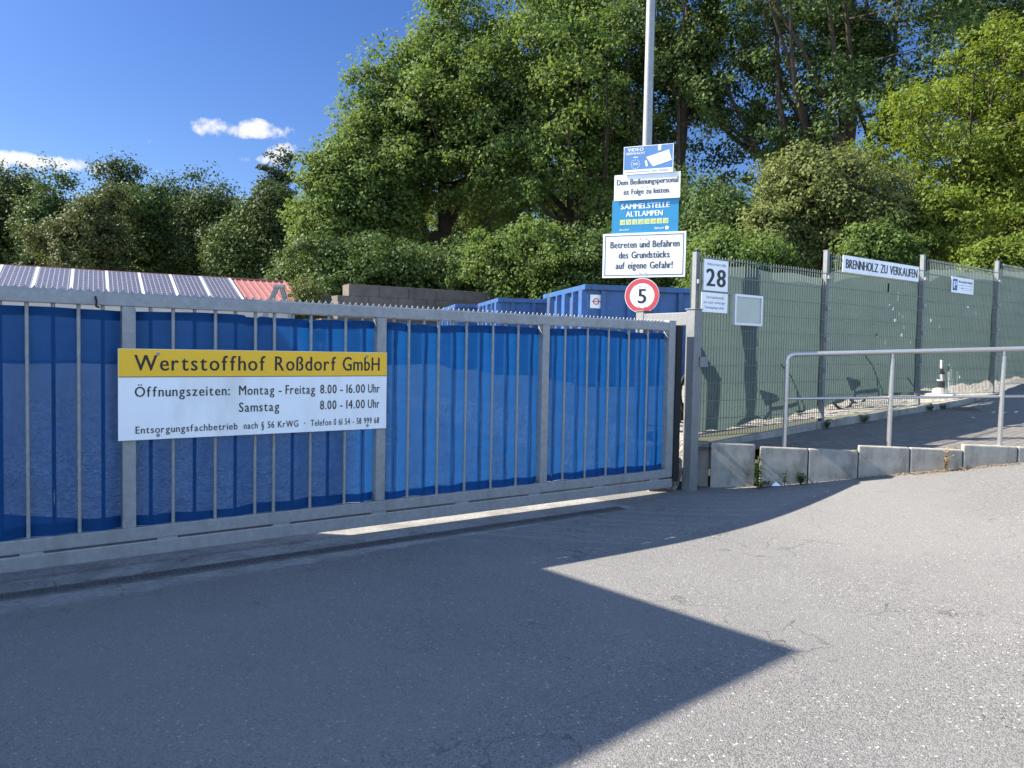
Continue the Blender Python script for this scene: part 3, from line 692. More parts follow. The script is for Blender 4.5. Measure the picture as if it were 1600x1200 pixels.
# firewood sign
r, w, h = board('firewood_sign', 'long white firewood for sale sign at the top of the fence', 'sign', [(1317.5, 399.5), (1436.5, 416), (1317, 426.5), (1435, 438.5)], .04, .006, M['sign_white'])
s = Sheet(-.002); s.text('BRENNHOLZ ZU VERKAUFEN', w*.035, w*.975, h*.24, h*.54, .006, .74, .07).build('lettering', M['black'], r)
# parking sign
r, w, h = board('parking_sign', 'small white parking sign with a blue P on the netting', 'sign', [(1487.5, 432), (1522, 437), (1486.5, 456.5), (1520.5, 460.5)], .04, .006, M['sign_white'])
s = Sheet(-.002); s.rect(w*.05, w*.25, h*.14, h*.88).build('blue_field', M['parkblue'], r)
s = Sheet(-.004); s.text('P', w*.085, w*.215, h*.30, h*.42, .006).build('letter', M['sign_white'], r)
s = Sheet(-.002); s.text('Wertstoffhof Roßdorf', w*.30, w*.95, h*.66, h*.16, .001)
s.rect(w*.30, w*.95, h*.50, h*.52); s.rect(w*.52, w*.93, h*.33, h*.345); s.rect(w*.52, w*.93, h*.22, h*.235); s.disc(w*.35, h*.33, h*.03); s.poly([(w*.43, h*.29), (w*.50, h*.29), (w*.50, h*.34), (w*.45, h*.38)]); s.build('lettering', M['darkgrey'], r)

# ------------------------------------------------------------------ lamp post with its five signs
SA = math.radians(-21.5); PX = depth(1004.5, 480, 9.45); SP = np.array([PX[0], PX[1]])
SR = np.array([math.cos(SA), math.sin(SA)]); SNn = np.array([SR[1], -SR[0]])      # SNn toward the road
def onsign(x, y, off):
    d = ray(x, y); p = np.array([*(SP+SNn*off), 0.]); nn = np.array([*SNn, 0.]); q = CP+d*(np.dot(p-CP, nn)/np.dot(d, nn))
    return float((q[:2]-SP)@SR), float(q[2])
r = tag(empty('lamp_post', (SP[0], SP[1], .0), SA), 'tall round grey lamp post behind the gate carrying the signs', 'lamp post')
MB().tube([(0, 0, -.1), (0, 0, 1.2), (0, 0, 8.2)], [.068, .062, .047], 20).build('pole', M['galv'], r, True)
b = MB(); b.tube([(0, 0, 8.2), (.2, -.3, 8.45), (.45, -.7, 8.5)], .03, 10); b.build('arm', M['galv'], r, True)
b = MB(); b.hexa([(.35, -.6, 8.45), (.55, -.7, 8.45), (.75, -1.2, 8.48), (.6, -1.3, 8.48)], [(.38, -.62, 8.56), (.52, -.7, 8.56), (.7, -1.15, 8.55), (.6, -1.2, 8.55)]); b.build('lamp_head', M['galv_dark'], r, bevel=.01)
def sboard(name, label, px, off, m, th=.004):
    q = [onsign(x, y, off) for x, y in px]
    x0 = (q[0][0]+q[2][0])/2; x1 = (q[1][0]+q[3][0])/2; z1 = (q[0][1]+q[1][1])/2; z0 = (q[2][1]+q[3][1])/2
    p = SP+SNn*off+SR*x0
    r = tag(empty(name, (p[0], p[1], z0), SA), label, 'sign', 'signs on the lamp post')
    b = MB(); b.box(0, x1-x0, 0, th, 0, z1-z0); b.build('panel', m, r, bevel=.001)
    c = MB(); xc = -x0
    for zz in ((z1-z0)*.25, (z1-z0)*.75): c.tube([(xc-.05, th+.002, zz), (xc-.07, off-.0, zz), (xc-.04, off+.07, zz), (xc+.04, off+.07, zz), (xc+.07, off, zz), (xc+.05, th+.002, zz)], .008, 6)
    c.build('bracket', M['galv'], r)
    return r, x1-x0, z1-z0, xc
r, w, h, xc = sboard('risk_notice_sign', 'large white framed three line notice above the round speed sign', [(943, 364.7), (1073, 362), (940.6, 433.4), (1069.6, 433.4)], .075, M['sign_white'], .012)
s = Sheet(-.0015); e = .026; s.frame(e, w-e, e, h-e, .008).build('border', M['darkgrey'], r)
s = Sheet(-.0015); s.text('Betreten und Befahren', w*.095, w*.925, h*.67, h*.15, .0028, .8, .07).text('des Grundstücks', w*.20, w*.81, h*.435, h*.15, .0028, .8, .07).text('auf eigene Gefahr!', w*.165, w*.85, h*.20, h*.15, .0028, .8, .07).build('lettering', M['darkgrey'], r)
bolts(r, [(xc-.035, h*.86), (xc+.035, h*.86), (xc-.035, h*.1), (xc+.035, h*.1)], -.005, .007)
r, w, h, xc = sboard('lamp_recycling_sign', 'blue lamp collection sign with a row of green pictograms', [(957, 313), (1061, 309.5), (955.7, 364.5), (1059.4, 362.6)], .066, M['sign_blue'])
s = Sheet(-.0015); s.text('SAMMELSTELLE', w*.135, w*.865, h*.73, h*.155, .003, .9, .08).text('ALTLAMPEN', w*.215, w*.765, h*.50, h*.155, .003, .9, .08)
s.text('lightcycle.de', w*.12, w*.265, h*.09, h*.045, .001).text('lightcycle', w*.655, w*.79, h*.10, h*.06, .001); s.disc(w*.835, h*.125, h*.058); s.build('lettering', M['sign_white'], r)
s = Sheet(-.0015)
for i in range(8): s.rect(w*(.125+.0925*i), w*(.125+.0925*i+.082), h*.255, h*.415)
s.build('pictogram_row', M['pale_green'], r)
s = Sheet(-.003)
for i in range(8):
    c = w*(.166+.0925*i); z = h*.335
    if i in (0, 4): s.disc(c, z+h*.01, h*.035, 14)
    elif i == 1: s.poly([(c, z-h*.05), (c+h*.035, z+h*.04), (c-h*.035, z+h*.04)])
    elif i == 2: s.rect(c-h*.012, c+h*.012, z-h*.055, z+h*.055)
    else: s.poly([(c-h*.045, z-h*.035), (c-h*.02, z-h*.05), (c+h*.045, z+h*.035), (c+h*.02, z+h*.05)])
s.build('pictogram', M['sign_yellow'], r)
r, w, h, xc = sboard('staff_notice_sign', 'white two line notice below the blue video surveillance sign', [(960.5, 272.5), (1064, 269), (959, 313.2), (1062, 309.6)], .082, M['sign_white'])
s = Sheet(-.0015); s.text('Dem Bedienungspersonal', w*.04, w*.965, h*.60, h*.21, .0025, .85, .07).text('ist Folge zu leisten.', w*.15, w*.845, h*.22, h*.21, .0025, .85, .07).build('lettering', M['darkgrey'], r)
bolts(r, [(xc-.035, h*.48), (xc+.035, h*.48)], -.005, .007)
r, w, h, xc = sboard('video_surveillance_sign', 'small faded blue video surveillance sign at the top of the stack', [(975, 228.2), (1053, 225.5), (974, 272.3), (1051.5, 269.8)], .094, M['video_blue'])
s = Sheet(-.0015); s.frame(0, w, 0, h, .008); s.rect(.008, w-.008, .008, h*.165)
s.text('VIDEO', w*.085, w*.40, h*.82, h*.115, .002).text('ÜBERWACHT', w*.045, w*.435, h*.70, h*.085, .001)
s.rect(w*.69, w*.755, h*.79, h*.975); s.poly([(w*.455, h*.585), (w*.91, h*.80), (w*.97, h*.42), (w*.60, h*.24)]); s.poly([(w*.43, h*.45), (w*.47, h*.475), (w*.50, h*.27), (w*.455, h*.25)])
for i in range(12):
    a = 2*PI*i/12; cx, cz = w*.245+h*.155*math.cos(a), h*.36+h*.155*math.sin(a)
    s.poly([(cx+h*(.026 if j % 2 == 0 else .011)*math.sin(j*PI/5), cz+h*(.026 if j % 2 == 0 else .011)*math.cos(j*PI/5)) for j in range(10)])
s.rect(w*.2, w*.29, h*.59, h*.62); s.rect(w*.195, w*.295, h*.38, h*.40); s.rect(w*.19, w*.30, h*.33, h*.345); s.build('print', M['sign_white'], r)
s = Sheet(-.003); s.rect(w*.03, w*.53, h*.07, h*.105); s.rect(w*.58, w*.68, h*.06, h*.12); s.rect(w*.72, w*.90, h*.06, h*.12); s.build('small_print', M['sign_grey'], r)
# speed limit
off = .075; c0 = onsign(1003, 461.9, off); rr = abs(onsign(1030, 461.9, off)[0]-onsign(976, 461.9, off)[0])/2; p = SP+SNn*off+SR*c0[0]
r = tag(empty('speed_limit_sign', (p[0], p[1], c0[1]), SA), 'round red rimmed speed limit 5 sign below the framed notice', 'sign', 'signs on the lamp post')
MB().tube([(0, .008, 0), (0, 0, 0)], rr, 48).build('plate', M['sign_white'], r)
Sheet(-.0015).ring(0, 0, rr*.72, rr*.965, 56).build('red_ring', M['red'], r)
Sheet(-.0015).text('5', -rr*.22, rr*.23, -rr*.42, rr*.80, .004).build('numeral', M['black'], r)
MB().tube([(-.05, .012, .09), (-.07, off, .09), (-.04, off+.07, .09), (.04, off+.07, .09), (.07, off, .09), (.05, .012, .09)], .008, 6).build('bracket', M['galv'], r)
bolts(r, [(-.035, rr*.55), (.035, rr*.55), (-.035, -rr*.64), (.035, -rr*.64)], -.005, .006)

# ------------------------------------------------------------------ blue skips in the yard
def skip(label, near, top, base, w, L, ang, sticker=None, marks=True):
    """open roll-off skip; local x along the end that faces the road, y to the back"""
    r = tag(empty('skip_container', (near[0], near[1], base), ang), label, 'skip', 'blue skips in the yard')
    h = top-base; t = .05
    b = MB(); b.box(0, t, 0, L, .22, h-.12); b.box(w-t, w, 0, L, .22, h-.12); b.box(t, w-t, 0, t, .22, h-.12); b.box(t, w-t, L-t, L, .22, h-.12); b.box(t, w-t, t, L-t, .22, .28)
    b.build('body', M['blue_paint'], r)
    b = MB(); b.box(-.10, .06, -.10, L+.1, h-.119, h); b.box(w-.06, w+.10, -.10, L+.1, h-.119, h); b.box(.061, w-.061, -.10, .06, h-.118, h-.002); b.box(.061, w-.061, L-.06, L+.1, h-.118, h-.002)
    b.build('rim', M['blue_paint'], r, bevel=.015)
    for x in np.arange(.30, w-.1, .62):
        b = MB(); b.box(x, x+.10, -.075, -.001, .22, h-.121); b.build('rib', M['blue_paint'], r, bevel=.006)
    n = 0
    for y in np.arange(.02, L-.2, .66):
        b = MB(); k = .20 if n % 2 else .34
        b.hexa([(-.001, y, .22), (-.001, y+k, .22), (-.12, y+k-.05, .22), (-.12, y+.05, .22)], [(-.001, y, h-.121), (-.001, y+k, h-.121), (-.12, y+k-.05, h-.121), (-.12, y+.05, h-.121)])
        b.build('rib', M['blue_paint'], r, bevel=.008); n += 1
    for x in (.35, w-.6):
        b = MB(); b.box(x, x+.22, .1, L-.1, .0, .219); b.build('runner', M['rubber'], r)
    for x in (.3, w-.3):
        b = MB(); b.tube([(x-.12, .12, .12), (x+.12, .12, .12)], .12, 14); b.build('roller', M['rubber'], r, True)
    if sticker:
        s = Sheet(-.004); s.rect(.06, .34, h-.52, h-.22); o = s.build('warning_label', M['sign_white'], r)
        s = Sheet(-.007); s.ring(.20, h-.37, .05, .075, 20); s.build('label_mark', M['red'], o)
        s = Sheet(-.007); s.rect(.10, .30, h-.378, h-.362); s.build('label_mark', M['black'], o)
A14 = math.radians(13)
skip('big blue skip with a white label on its corner, behind the round speed sign', (1.65, 17.2), 3.0, .55, 2.5, 3.35, A14, True)
skip('blue skip between the big skip and the low one', (-.37, 22.0), 2.99, .60, 2.3, 3.0, A14)
skip('lowest looking blue skip, farthest left of the row', (-1.86, 25.6), 3.0, .60, 2.2, 4.2, A14)
skip('blue skip end hidden mostly by the fence post, right of the sign pole', (4.45, 17.6), 3.05, .55, 2.5, 4.0, math.radians(8))

# ------------------------------------------------------------------ block walls
def block_wall(name, label, start, az, length, tops, base, bl, ch, th, offs):
    rz = PI/2-az; r = tag(empty(name, (start[0], start[1], 0), rz), label, 'wall')
    b = MB(); z = tops; k = 0
    while z > base-.6:
        x = -offs[min(k, len(offs)-1)]-(bl*.5 if k % 2 and k > 1 else 0)
        while x < length:
            e = min(x+bl, length)
            b.box(x+.008, e-.008, 0, th, z-ch+.006, z); x += bl
        z -= ch; k += 1
    o = b.build('block_courses', M['block'], r, bevel=.012)
    return r
a0 = depth(545, 443.5, 30.0)
block_wall('block_wall', 'high dark concrete block wall stepping down at its left end', a0, math.radians(60), 17, a0[2], .9, 1.25, .46, .8, [0, .45, .45])
a1 = depth(449, 458.5, 31.5)
block_wall('low_block_wall', 'lower mossy concrete block wall left of the stepped one', a1, math.radians(64), 2.3, a1[2], .9, 1.2, .5, .8, [0])

# steel trestle showing above the gate
def trestle():
    Y = 18.5; p = depth(436, 446.5, Y); a = depth(426, 470, Y); c = depth(444, 470, Y); H = p[2]
    r = tag(empty('steel_trestle', (p[0], Y, .6), 0), 'grey steel A shaped trestle with a chain, right of the red roof', 'trestle')
    da = (a[0]-p[0])/(a[2]-H)*(0-(H-.6)); dc = (c[0]-p[0])/(c[2]-H)*(0-(H-.6))
    for d in (da, dc):
        b = MB(); t = .055; s = .05*(-1 if d < 0 else 1)
        b.hexa([(d-t, -.04, 0), (d+t, -.04, 0), (d+t, .04, 0), (d-t, .04, 0)], [(s-t, -.04, H-.62), (s+t, -.04, H-.62), (s+t, .04, H-.62), (s-t, .04, H-.62)]); b.build('leg', M['galv_dark'], r)
    b = MB(); b.box(-.12, .14, -.06, .06, H-.64, H-.58); b.build('head_plate', M['galv'], r)
    b = MB(); b.tube([(-.10, 0, H-1.0), (.0, 0, H-1.05), (.12, 0, H-.98)], .02, 6); b.build('chain', M['rubber'], r)
trestle()

# ------------------------------------------------------------------ barn with solar roof
def barn():
    p = depth(443, 443, 34); az = math.radians(61.5); rz = PI/2-az
    r = tag(empty('barn', (p[0], p[1], 0), rz), 'long low barn with a red sheet roof covered in solar panels', 'barn')
    Lr = 30.0; zr = p[2]; pit = math.radians(17); run = 4.1; za = .9
    # local x runs left along the ridge is negative; y away from the road
    def rp(x, d, e=0.0):   # on the front slope, d down from the ridge
        return (x, -d*math.cos(pit)-e*math.sin(pit), zr-d*math.sin(pit)+e*math.cos(pit))
    ze = zr-run*math.sin(pit); ye = run*math.cos(pit)
    b = MB(); b.add([rp(-Lr, 0), rp(0, 0), rp(0, run), rp(-Lr, run), rp(-Lr, 0, .06), rp(0, 0, .06), rp(0, run, .06), rp(-Lr, run, .06)],
                    [(0, 1, 2, 3), (7, 6, 5, 4), (0, 4, 5, 1), (1, 5, 6, 2), (2, 6, 7, 3), (3, 7, 4, 0)])
    b.add([(-Lr, 0, zr), (0, 0, zr), (0, ye, ze), (-Lr, ye, ze), (-Lr, 0, zr+.06), (0, 0, zr+.06), (0, ye, ze+.06), (-Lr, ye, ze+.06)],
          [(3, 2, 1, 0), (4, 5, 6, 7), (1, 5, 4, 0), (2, 6, 5, 1), (3, 7, 6, 2), (0, 4, 7, 3)])
    for x in np.arange(-Lr+.1, -.02, .26):
        b.add([rp(x, .05, .061), rp(x+.05, .05, .061), rp(x+.05, run, .061), rp(x, run, .061), rp(x, .05, .10), rp(x+.05, .05, .10), rp(x+.05, run, .10), rp(x, run, .10)],
              [(0, 3, 2, 1), (4, 5, 6, 7), (0, 1, 5, 4), (1, 2, 6, 5), (2, 3, 7, 6), (3, 0, 4, 7)])
    roof = b.build('roof', M['redroof'], r)
    b = MB(); b.box(-Lr, 0, -.10, .10, zr+.055, zr+.12); b.build('ridge_cap', M['redroof'], roof)
    b = MB(); b.add([rp(-.04, 0, .062), rp(.05, 0, .062), rp(.05, run, .062), rp(-.04, run, .062), rp(-.04, 0, .14), rp(.05, 0, .14), rp(.05, run, .14), rp(-.04, run, .14)],
                    [(0, 3, 2, 1), (4, 5, 6, 7), (0, 1, 5, 4), (1, 2, 6, 5), (2, 3, 7, 6), (3, 0, 4, 7)]); b.build('verge', M['redroof'], roof)
    b = MB(); b.box(-Lr+.3, -.3, -ye+.4, ye-.4, za-.6, ze+.05); b.build('wall', M['render'], r)
    b = MB(); b.add([(-.31, -ye+.42, ze+.0), (-.31, ye-.42, ze), (-.31, 0, zr-.12), (-.5, -ye+.42, ze), (-.5, ye-.42, ze), (-.5, 0, zr-.12)], [(0, 1, 2), (5, 4, 3), (0, 2, 5, 3), (1, 4, 5, 2)]); b.build('gable', M['timber'], r)
    pw = 1.15
    for i in range(21):
        x1 = -2.3-i*pw; x0 = x1-pw
        b = MB(); k = .17
        b.add([rp(x0+.05, .22, .105), rp(x1-.05, .22, .105), rp(x1-.05, run-.15, .105), rp(x0+.05, run-.15, .105), rp(x0+.05, .22, .145), rp(x1-.05, .22, .145), rp(x1-.05, run-.15, .145), rp(x0+.05, run-.15, .145)],
              [(0, 3, 2, 1), (4, 5, 6, 7), (0, 1, 5, 4), (1, 2, 6, 5), (2, 3, 7, 6), (3, 0, 4, 7)])
        s = b.build('solar_panel', M['solar'], r)
        b = MB(); b.add([rp(x1-.05, .2, .104), rp(x1+.05, .2, .104), rp(x1+.05, run-.12, .104), rp(x1-.05, run-.12, .104), rp(x1-.05, .2, .15), rp(x1+.05, .2, .15), rp(x1+.05, run-.12, .15), rp(x1-.05, run-.12, .15)],
              [(0, 3, 2, 1), (4, 5, 6, 7), (0, 1, 5, 4), (1, 2, 6, 5), (2, 3, 7, 6), (3, 0, 4, 7)]); b.build('rail', M['alu'], s)
barn()

# ------------------------------------------------------------------ things behind the mesh fence
def yardz(u, v): return float(z_yard(np.array(float(u)), np.array(float(v))))
def firewood():
    u0, v0 = 12.4, 1.1; z = yardz(u0, v0)
    r = tag(empty('firewood_stack', G(u0, -v0, z), GANG), 'stack of split firewood on a pallet behind the green netting', 'firewood')
    b = MB(); b.box(-.05, 1.25, 0, .5, .10, .13)
    for x in (0, .58, 1.16): b.box(x, x+.09, 0, .5, 0, .099)
    b.build('pallet', M['timber'], r)
    rd = random.Random(4); zz = .13
    for row in range(4):
        x = .06+(row % 2)*.07
        while x < 1.15-(row*.07):
            rr = rd.uniform(.05, .08); b = MB(); pts = [(x+rr*math.cos(a)*rd.uniform(.75, 1.05), zz+rr+rr*math.sin(a)*rd.uniform(.75, 1.0)) for a in np.linspace(0, 2*PI, 7)[:-1]]
            d = rd.uniform(.0, .05); b.hexa([(p, d, q) for p, q in pts], [(p, .48-d, q) for p, q in pts]); b.build('log', M['logwood'], r); x += rr*2.0
        zz += .125
firewood()
def cone():
    v = .42; d = ray(1470, 596); pp = np.array([*(P0-DN*v), 0.]); nn = np.array([*DN, 0.]); q = CP+d*(np.dot(pp-CP, nn)/np.dot(d, nn)); u = float((q[:2]-P0)@DU); zt = onplane(1472, 562, -v)[1]; z = yardz(u, v)-.01
    h = max(.5, min(.75, zt-z))
    r = tag(empty('traffic_cone', G(u, -v, z), GANG+.3), 'old black and white banded traffic cone seen through a tear in the netting', 'traffic cone')
    b = MB(); b.box(-.2, .2, -.2, .2, 0, .035); b.build('base', M['wornwhite'], r, bevel=.008)
    zs = [.036, .16, .30, .44, .58, h] if h > .6 else [.036, .14, .25, .36, .45, h]
    for i in range(5):
        r0 = .13*(1-zs[i]/(h*1.18)); r1 = .13*(1-zs[i+1]/(h*1.18))
        MB().tube([(0, 0, zs[i]), (0, 0, zs[i+1]-.001)], [r0, r1], 20).build('band', M['wornwhite' if i % 2 == 0 else 'rubber'], r, True)
cone()
def scrap(name, label, cat, u, v, build):
    r = tag(empty(name, G(u, -v, yardz(u, v)), GANG), label, cat); build(r); return r
def bicycle(r, leanb=.12):
    R = .335
    def P(x, z): return (x, leanb*z, z)
    for x in (-.54, .54):
        ring = [P(x+R*math.cos(a), R+R*math.sin(a)) for a in np.linspace(0, 2*PI, 37)]
        w = MB().tube(ring, .02, 8, False).build('wheel', M['rubber'], r, True)
        sp = MB()
        for a in np.linspace(0, 2*PI, 19)[:-1]: sp.tube([P(x, R), P(x+R*math.cos(a), R+R*math.sin(a))], .0015, 3, False)
        sp.build('spokes', M['galv'], w)
    b = MB()
    for a, c in [((-.54, R), (-.10, .30)), ((-.10, .30), (-.22, .82)), ((-.54, R), (-.20, .74)), ((-.10, .30), (.36, .72)), ((-.21, .78), (.34, .84)), ((.33, .92), (.54, R))]: b.tube([P(*a), P(*c)], .016, 8)
    b.build('frame', M['rubber'], r, True)
    b = MB(); b.tube([P(-.22, .8), P(-.24, .93)], .013, 8); b.hexa([(-.40, leanb*.93-.08, .93), (-.10, leanb*.93-.02, .93), (-.10, leanb*.93+.02, .93), (-.40, leanb*.93+.08, .93)], [(-.40, leanb*.97-.07, .97), (-.10, leanb*.97-.02, .96), (-.10, leanb*.97+.02, .96), (-.40, leanb*.97+.07, .97)]); b.build('saddle', M['rubber'], r)
    x, y, z = P(.32, 1.02); b = MB(); b.tube([P(.33, .9), (x, y, z)], .013, 8); b.tube([(x-.12, y-.27, z+.02), (x, y-.16, z), (x, y+.16, z), (x-.12, y+.27, z+.02)], .013, 8); b.build('handlebar', M['rubber'], r, True)
    MB().tube([P(-.10, .30), P(-.02, .17)], .012, 6).build('pedal', M['rubber'], r)
scrap('bicycle', 'dark bicycle leaning behind the netting left of the second fence post', 'bicycle', 7.65, .50, bicycle)
scrap('bicycle', 'dark bicycle behind the netting between second and third fence posts', 'bicycle', 9.6, .45, bicycle)
scrap('bicycle', 'half hidden dark bicycle behind the netting left of the third fence post', 'bicycle', 10.5, .75, bicycle)
# black lock box and pale hose in the gap beside the gate
def lockbox():
    u, z = onplane(1062, 643, -.9)
    r = tag(empty('barrier_box', G(u, .9*-1, 0), GANG), 'small black box on a post in the gap at the gate end', 'box')
    b = MB(); b.box(-.05, .05, -.06, .06, z-.11, z+.11); b.build('box', M['rubber'], r, bevel=.01)
    MB().tube([(0, 0, -.1), (0, 0, z-.11)], .025, 10).build('post', M['galv_dark'], r, True)
lockbox()
def rubble():
    r = tag(empty('stone_block', G(5.98, -.42, 0), GANG+.2), 'rough pale stone block in the gap at the gate end', 'stone')
    bm = bmesh.new(); bmesh.ops.create_cube(bm, size=1); bmesh.ops.subdivide_edges(bm, edges=bm.edges[:], cuts=5, use_grid_fill=True)
    rd = random.Random(9)
    for v in bm.verts: v.co = Vector((v.co.x*.34, v.co.y*.5, (v.co.z+.5)*.5))+Vector((rd.uniform(-1, 1), rd.uniform(-1, 1), rd.uniform(-1, 1)))*.022
    me = bpy.data.meshes.new('stone'); bm.to_mesh(me); bm.free(); link('stone', me, M['concrete'], r)
rubble()

# litter, weeds, dry leaves
def paper():
    p = ground(1211, 760.5, .085); b = MB()
    b.add([(-.05, -.02, .0), (.05, -.025, .004), (.055, .03, .012), (-.03, .035, .008), (0, .0, .045), (-.05, -.02, -.003), (.05, -.025, .001)], [(0, 1, 4), (1, 2, 4), (2, 3, 4), (3, 0, 4)])
    o = b.build('paper_scrap', M['paper'], None); o.location = (p[0], p[1]-.02, float(z_road(np.array(p[0]), 0))+.006); tag(o, 'crumpled white paper scrap on the asphalt at the foot of the retaining wall', 'litter')
paper()
def weed(name, label, P, h, n, seed, spread=.1, m='weed'):
    rd = random.Random(seed); r = tag(empty(name, P), label, 'weed', 'weeds along the walls'); b = MB(); st = MB()
    for i in range(n):
        a = rd.uniform(0, 2*PI); hh = h*rd.uniform(.45, 1); d = spread*rd.uniform(.2, 1); tip = Vector((d*math.cos(a), d*math.sin(a), hh)); st.tube([(0, 0, -.01), tip*.5+Vector((0, 0, hh*.12)), tip], [.003, .002, .001], 4)
        for k in range(7):
            t = rd.uniform(.25, 1); c = tip*t; aa = rd.uniform(0, 2*PI); l = rd.uniform(.02, .05); dv = Vector((math.cos(aa), math.sin(aa), rd.uniform(-.2, .6)))*l; sv = Vector((-math.sin(aa), math.cos(aa), 0))*l*.32
            b.add([c, c+dv*.5+sv, c+dv, c+dv*.5-sv], [(0, 1, 2, 3)])
    b.build('foliage', M[m], r); st.build('stem', M[m], r)
def wz(P): return float(z_road(np.array(P[0]), 0))
P = W(.02, .05); weed('wall_weed', 'dark weed growing up the open joint of the retaining wall', (P.x, P.y, wz(P)), .42, 16, 1, .05)
P = W(.04, .09); weed('wall_weed', 'broad low weed at the foot of the open wall joint', (P.x, P.y, wz(P)), .10, 16, 2, .13)
P = W(.46, .07); weed('wall_weed', 'small bushy green weed beside the second wall joint', (P.x, P.y, wz(P)), .13, 18, 3, .07)
P = W(.30, .07); weed('wall_weed', 'single thin weed left of the bushy weed at the wall', (P.x, P.y, wz(P)), .18, 3, 4, .03)
P = W(1.86, .05); weed('wall_weed', 'thin dry grass tuft against the sunlit wall stones', (P.x, P.y, wz(P)), .26, 9, 5, .05, 'dry')
for (px, py, h, sd, lb) in [(1292, 640, .16, 6, 'green weed at the fence foot beside the second fence post'), (1350, 640, .12, 7, 'small weed at the fence foot left of the handrail post'), (1455, 634, .12, 8, 'flat green weed on the kerb right of the third fence post'), (1475, 632, .08, 10, 'tiny weed on the kerb under the traffic cone')]:
    u, z = onplane(px, py, .12); P = G(u, .13, z_ramp(u)); weed('wall_weed', lb, P, h, 12, sd, .10)
def litter():
    rd = random.Random(2); b = MB()
    for i in range(900):
        s = rd.choice([rd.uniform(-.6, 5.5), rd.gauss(1.85, .22), rd.uniform(1, 2.6)]); n = abs(rd.gauss(.0, .05))+.004 if s > 1 else abs(rd.gauss(0, .035))+.004
        P = W(s, n); c = Vector((P.x, P.y, wz(P)+rd.uniform(.003, .014))); a = rd.uniform(0, 2*PI); l = rd.uniform(.006, .02); dv = Vector((math.cos(a), math.sin(a), rd.uniform(-.2, .3)))*l; sv = Vector((-math.sin(a), math.cos(a), rd.uniform(-.2, .2)))*l*.45
        b.add([c-dv, c+sv, c+dv, c-sv], [(0, 1, 2, 3)])
    for i in range(500):
        s = rd.uniform(.2, 5); n = -rd.uniform(.10, .30); P = W(s, n); u, nn = loc((P.x, P.y)); c = Vector((P.x, P.y, float(z_ramp(u))+.012)); a = rd.uniform(0, 2*PI); l = rd.uniform(.008, .022); dv = Vector((math.cos(a), math.sin(a), rd.uniform(-.2, .3)))*l; sv = Vector((-math.sin(a), math.cos(a), rd.uniform(-.2, .2)))*l*.45
        b.add([c-dv, c+sv, c+dv, c-sv], [(0, 1, 2, 3)])
    o = b.build('dry_leaf_litter', M['dry'], None); o['kind'] = 'stuff'; o['label'] = 'dry leaf litter along the foot of the retaining wall'; o['category'] = 'leaf litter'
litter()

# ------------------------------------------------------------------ trees
def rand_dirs(rn, n):
    d = rn.normal(size=(n, 3)); return d/np.linalg.norm(d, axis=1, keepdims=True)
def leaves(rn, C, rc, per, size, up, outward, cen, flat):
    n = len(C)*per; c = np.repeat(C, per, 0); R = np.repeat(rc, per)
    d = rand_dirs(rn, n); rad = (rn.random(n)**.45)[:, None]
    off = d*rad*R[:, None]*np.array([1, 1, flat]); p = c+off
    out = p-cen; out /= np.linalg.norm(out, axis=1, keepdims=True)+1e-6
    nn = d*.55+out*outward+np.array([0, 0, up])+rn.normal(size=(n, 3))*.48; nn /= np.linalg.norm(nn, axis=1, keepdims=True)
    t = np.cross(nn, rn.normal(size=(n, 3))); t /= np.linalg.norm(t, axis=1, keepdims=True)+1e-9
    s = np.cross(nn, t); L = (size*rn.uniform(.6, 1.35, n))[:, None]
    q = np.stack([p-t*L*.5, p+s*L*.34-nn*L*.10+t*L*.06, p+t*L*.5, p-s*L*.34-nn*L*.10+t*L*.06], 1).reshape(-1, 3)
    return q
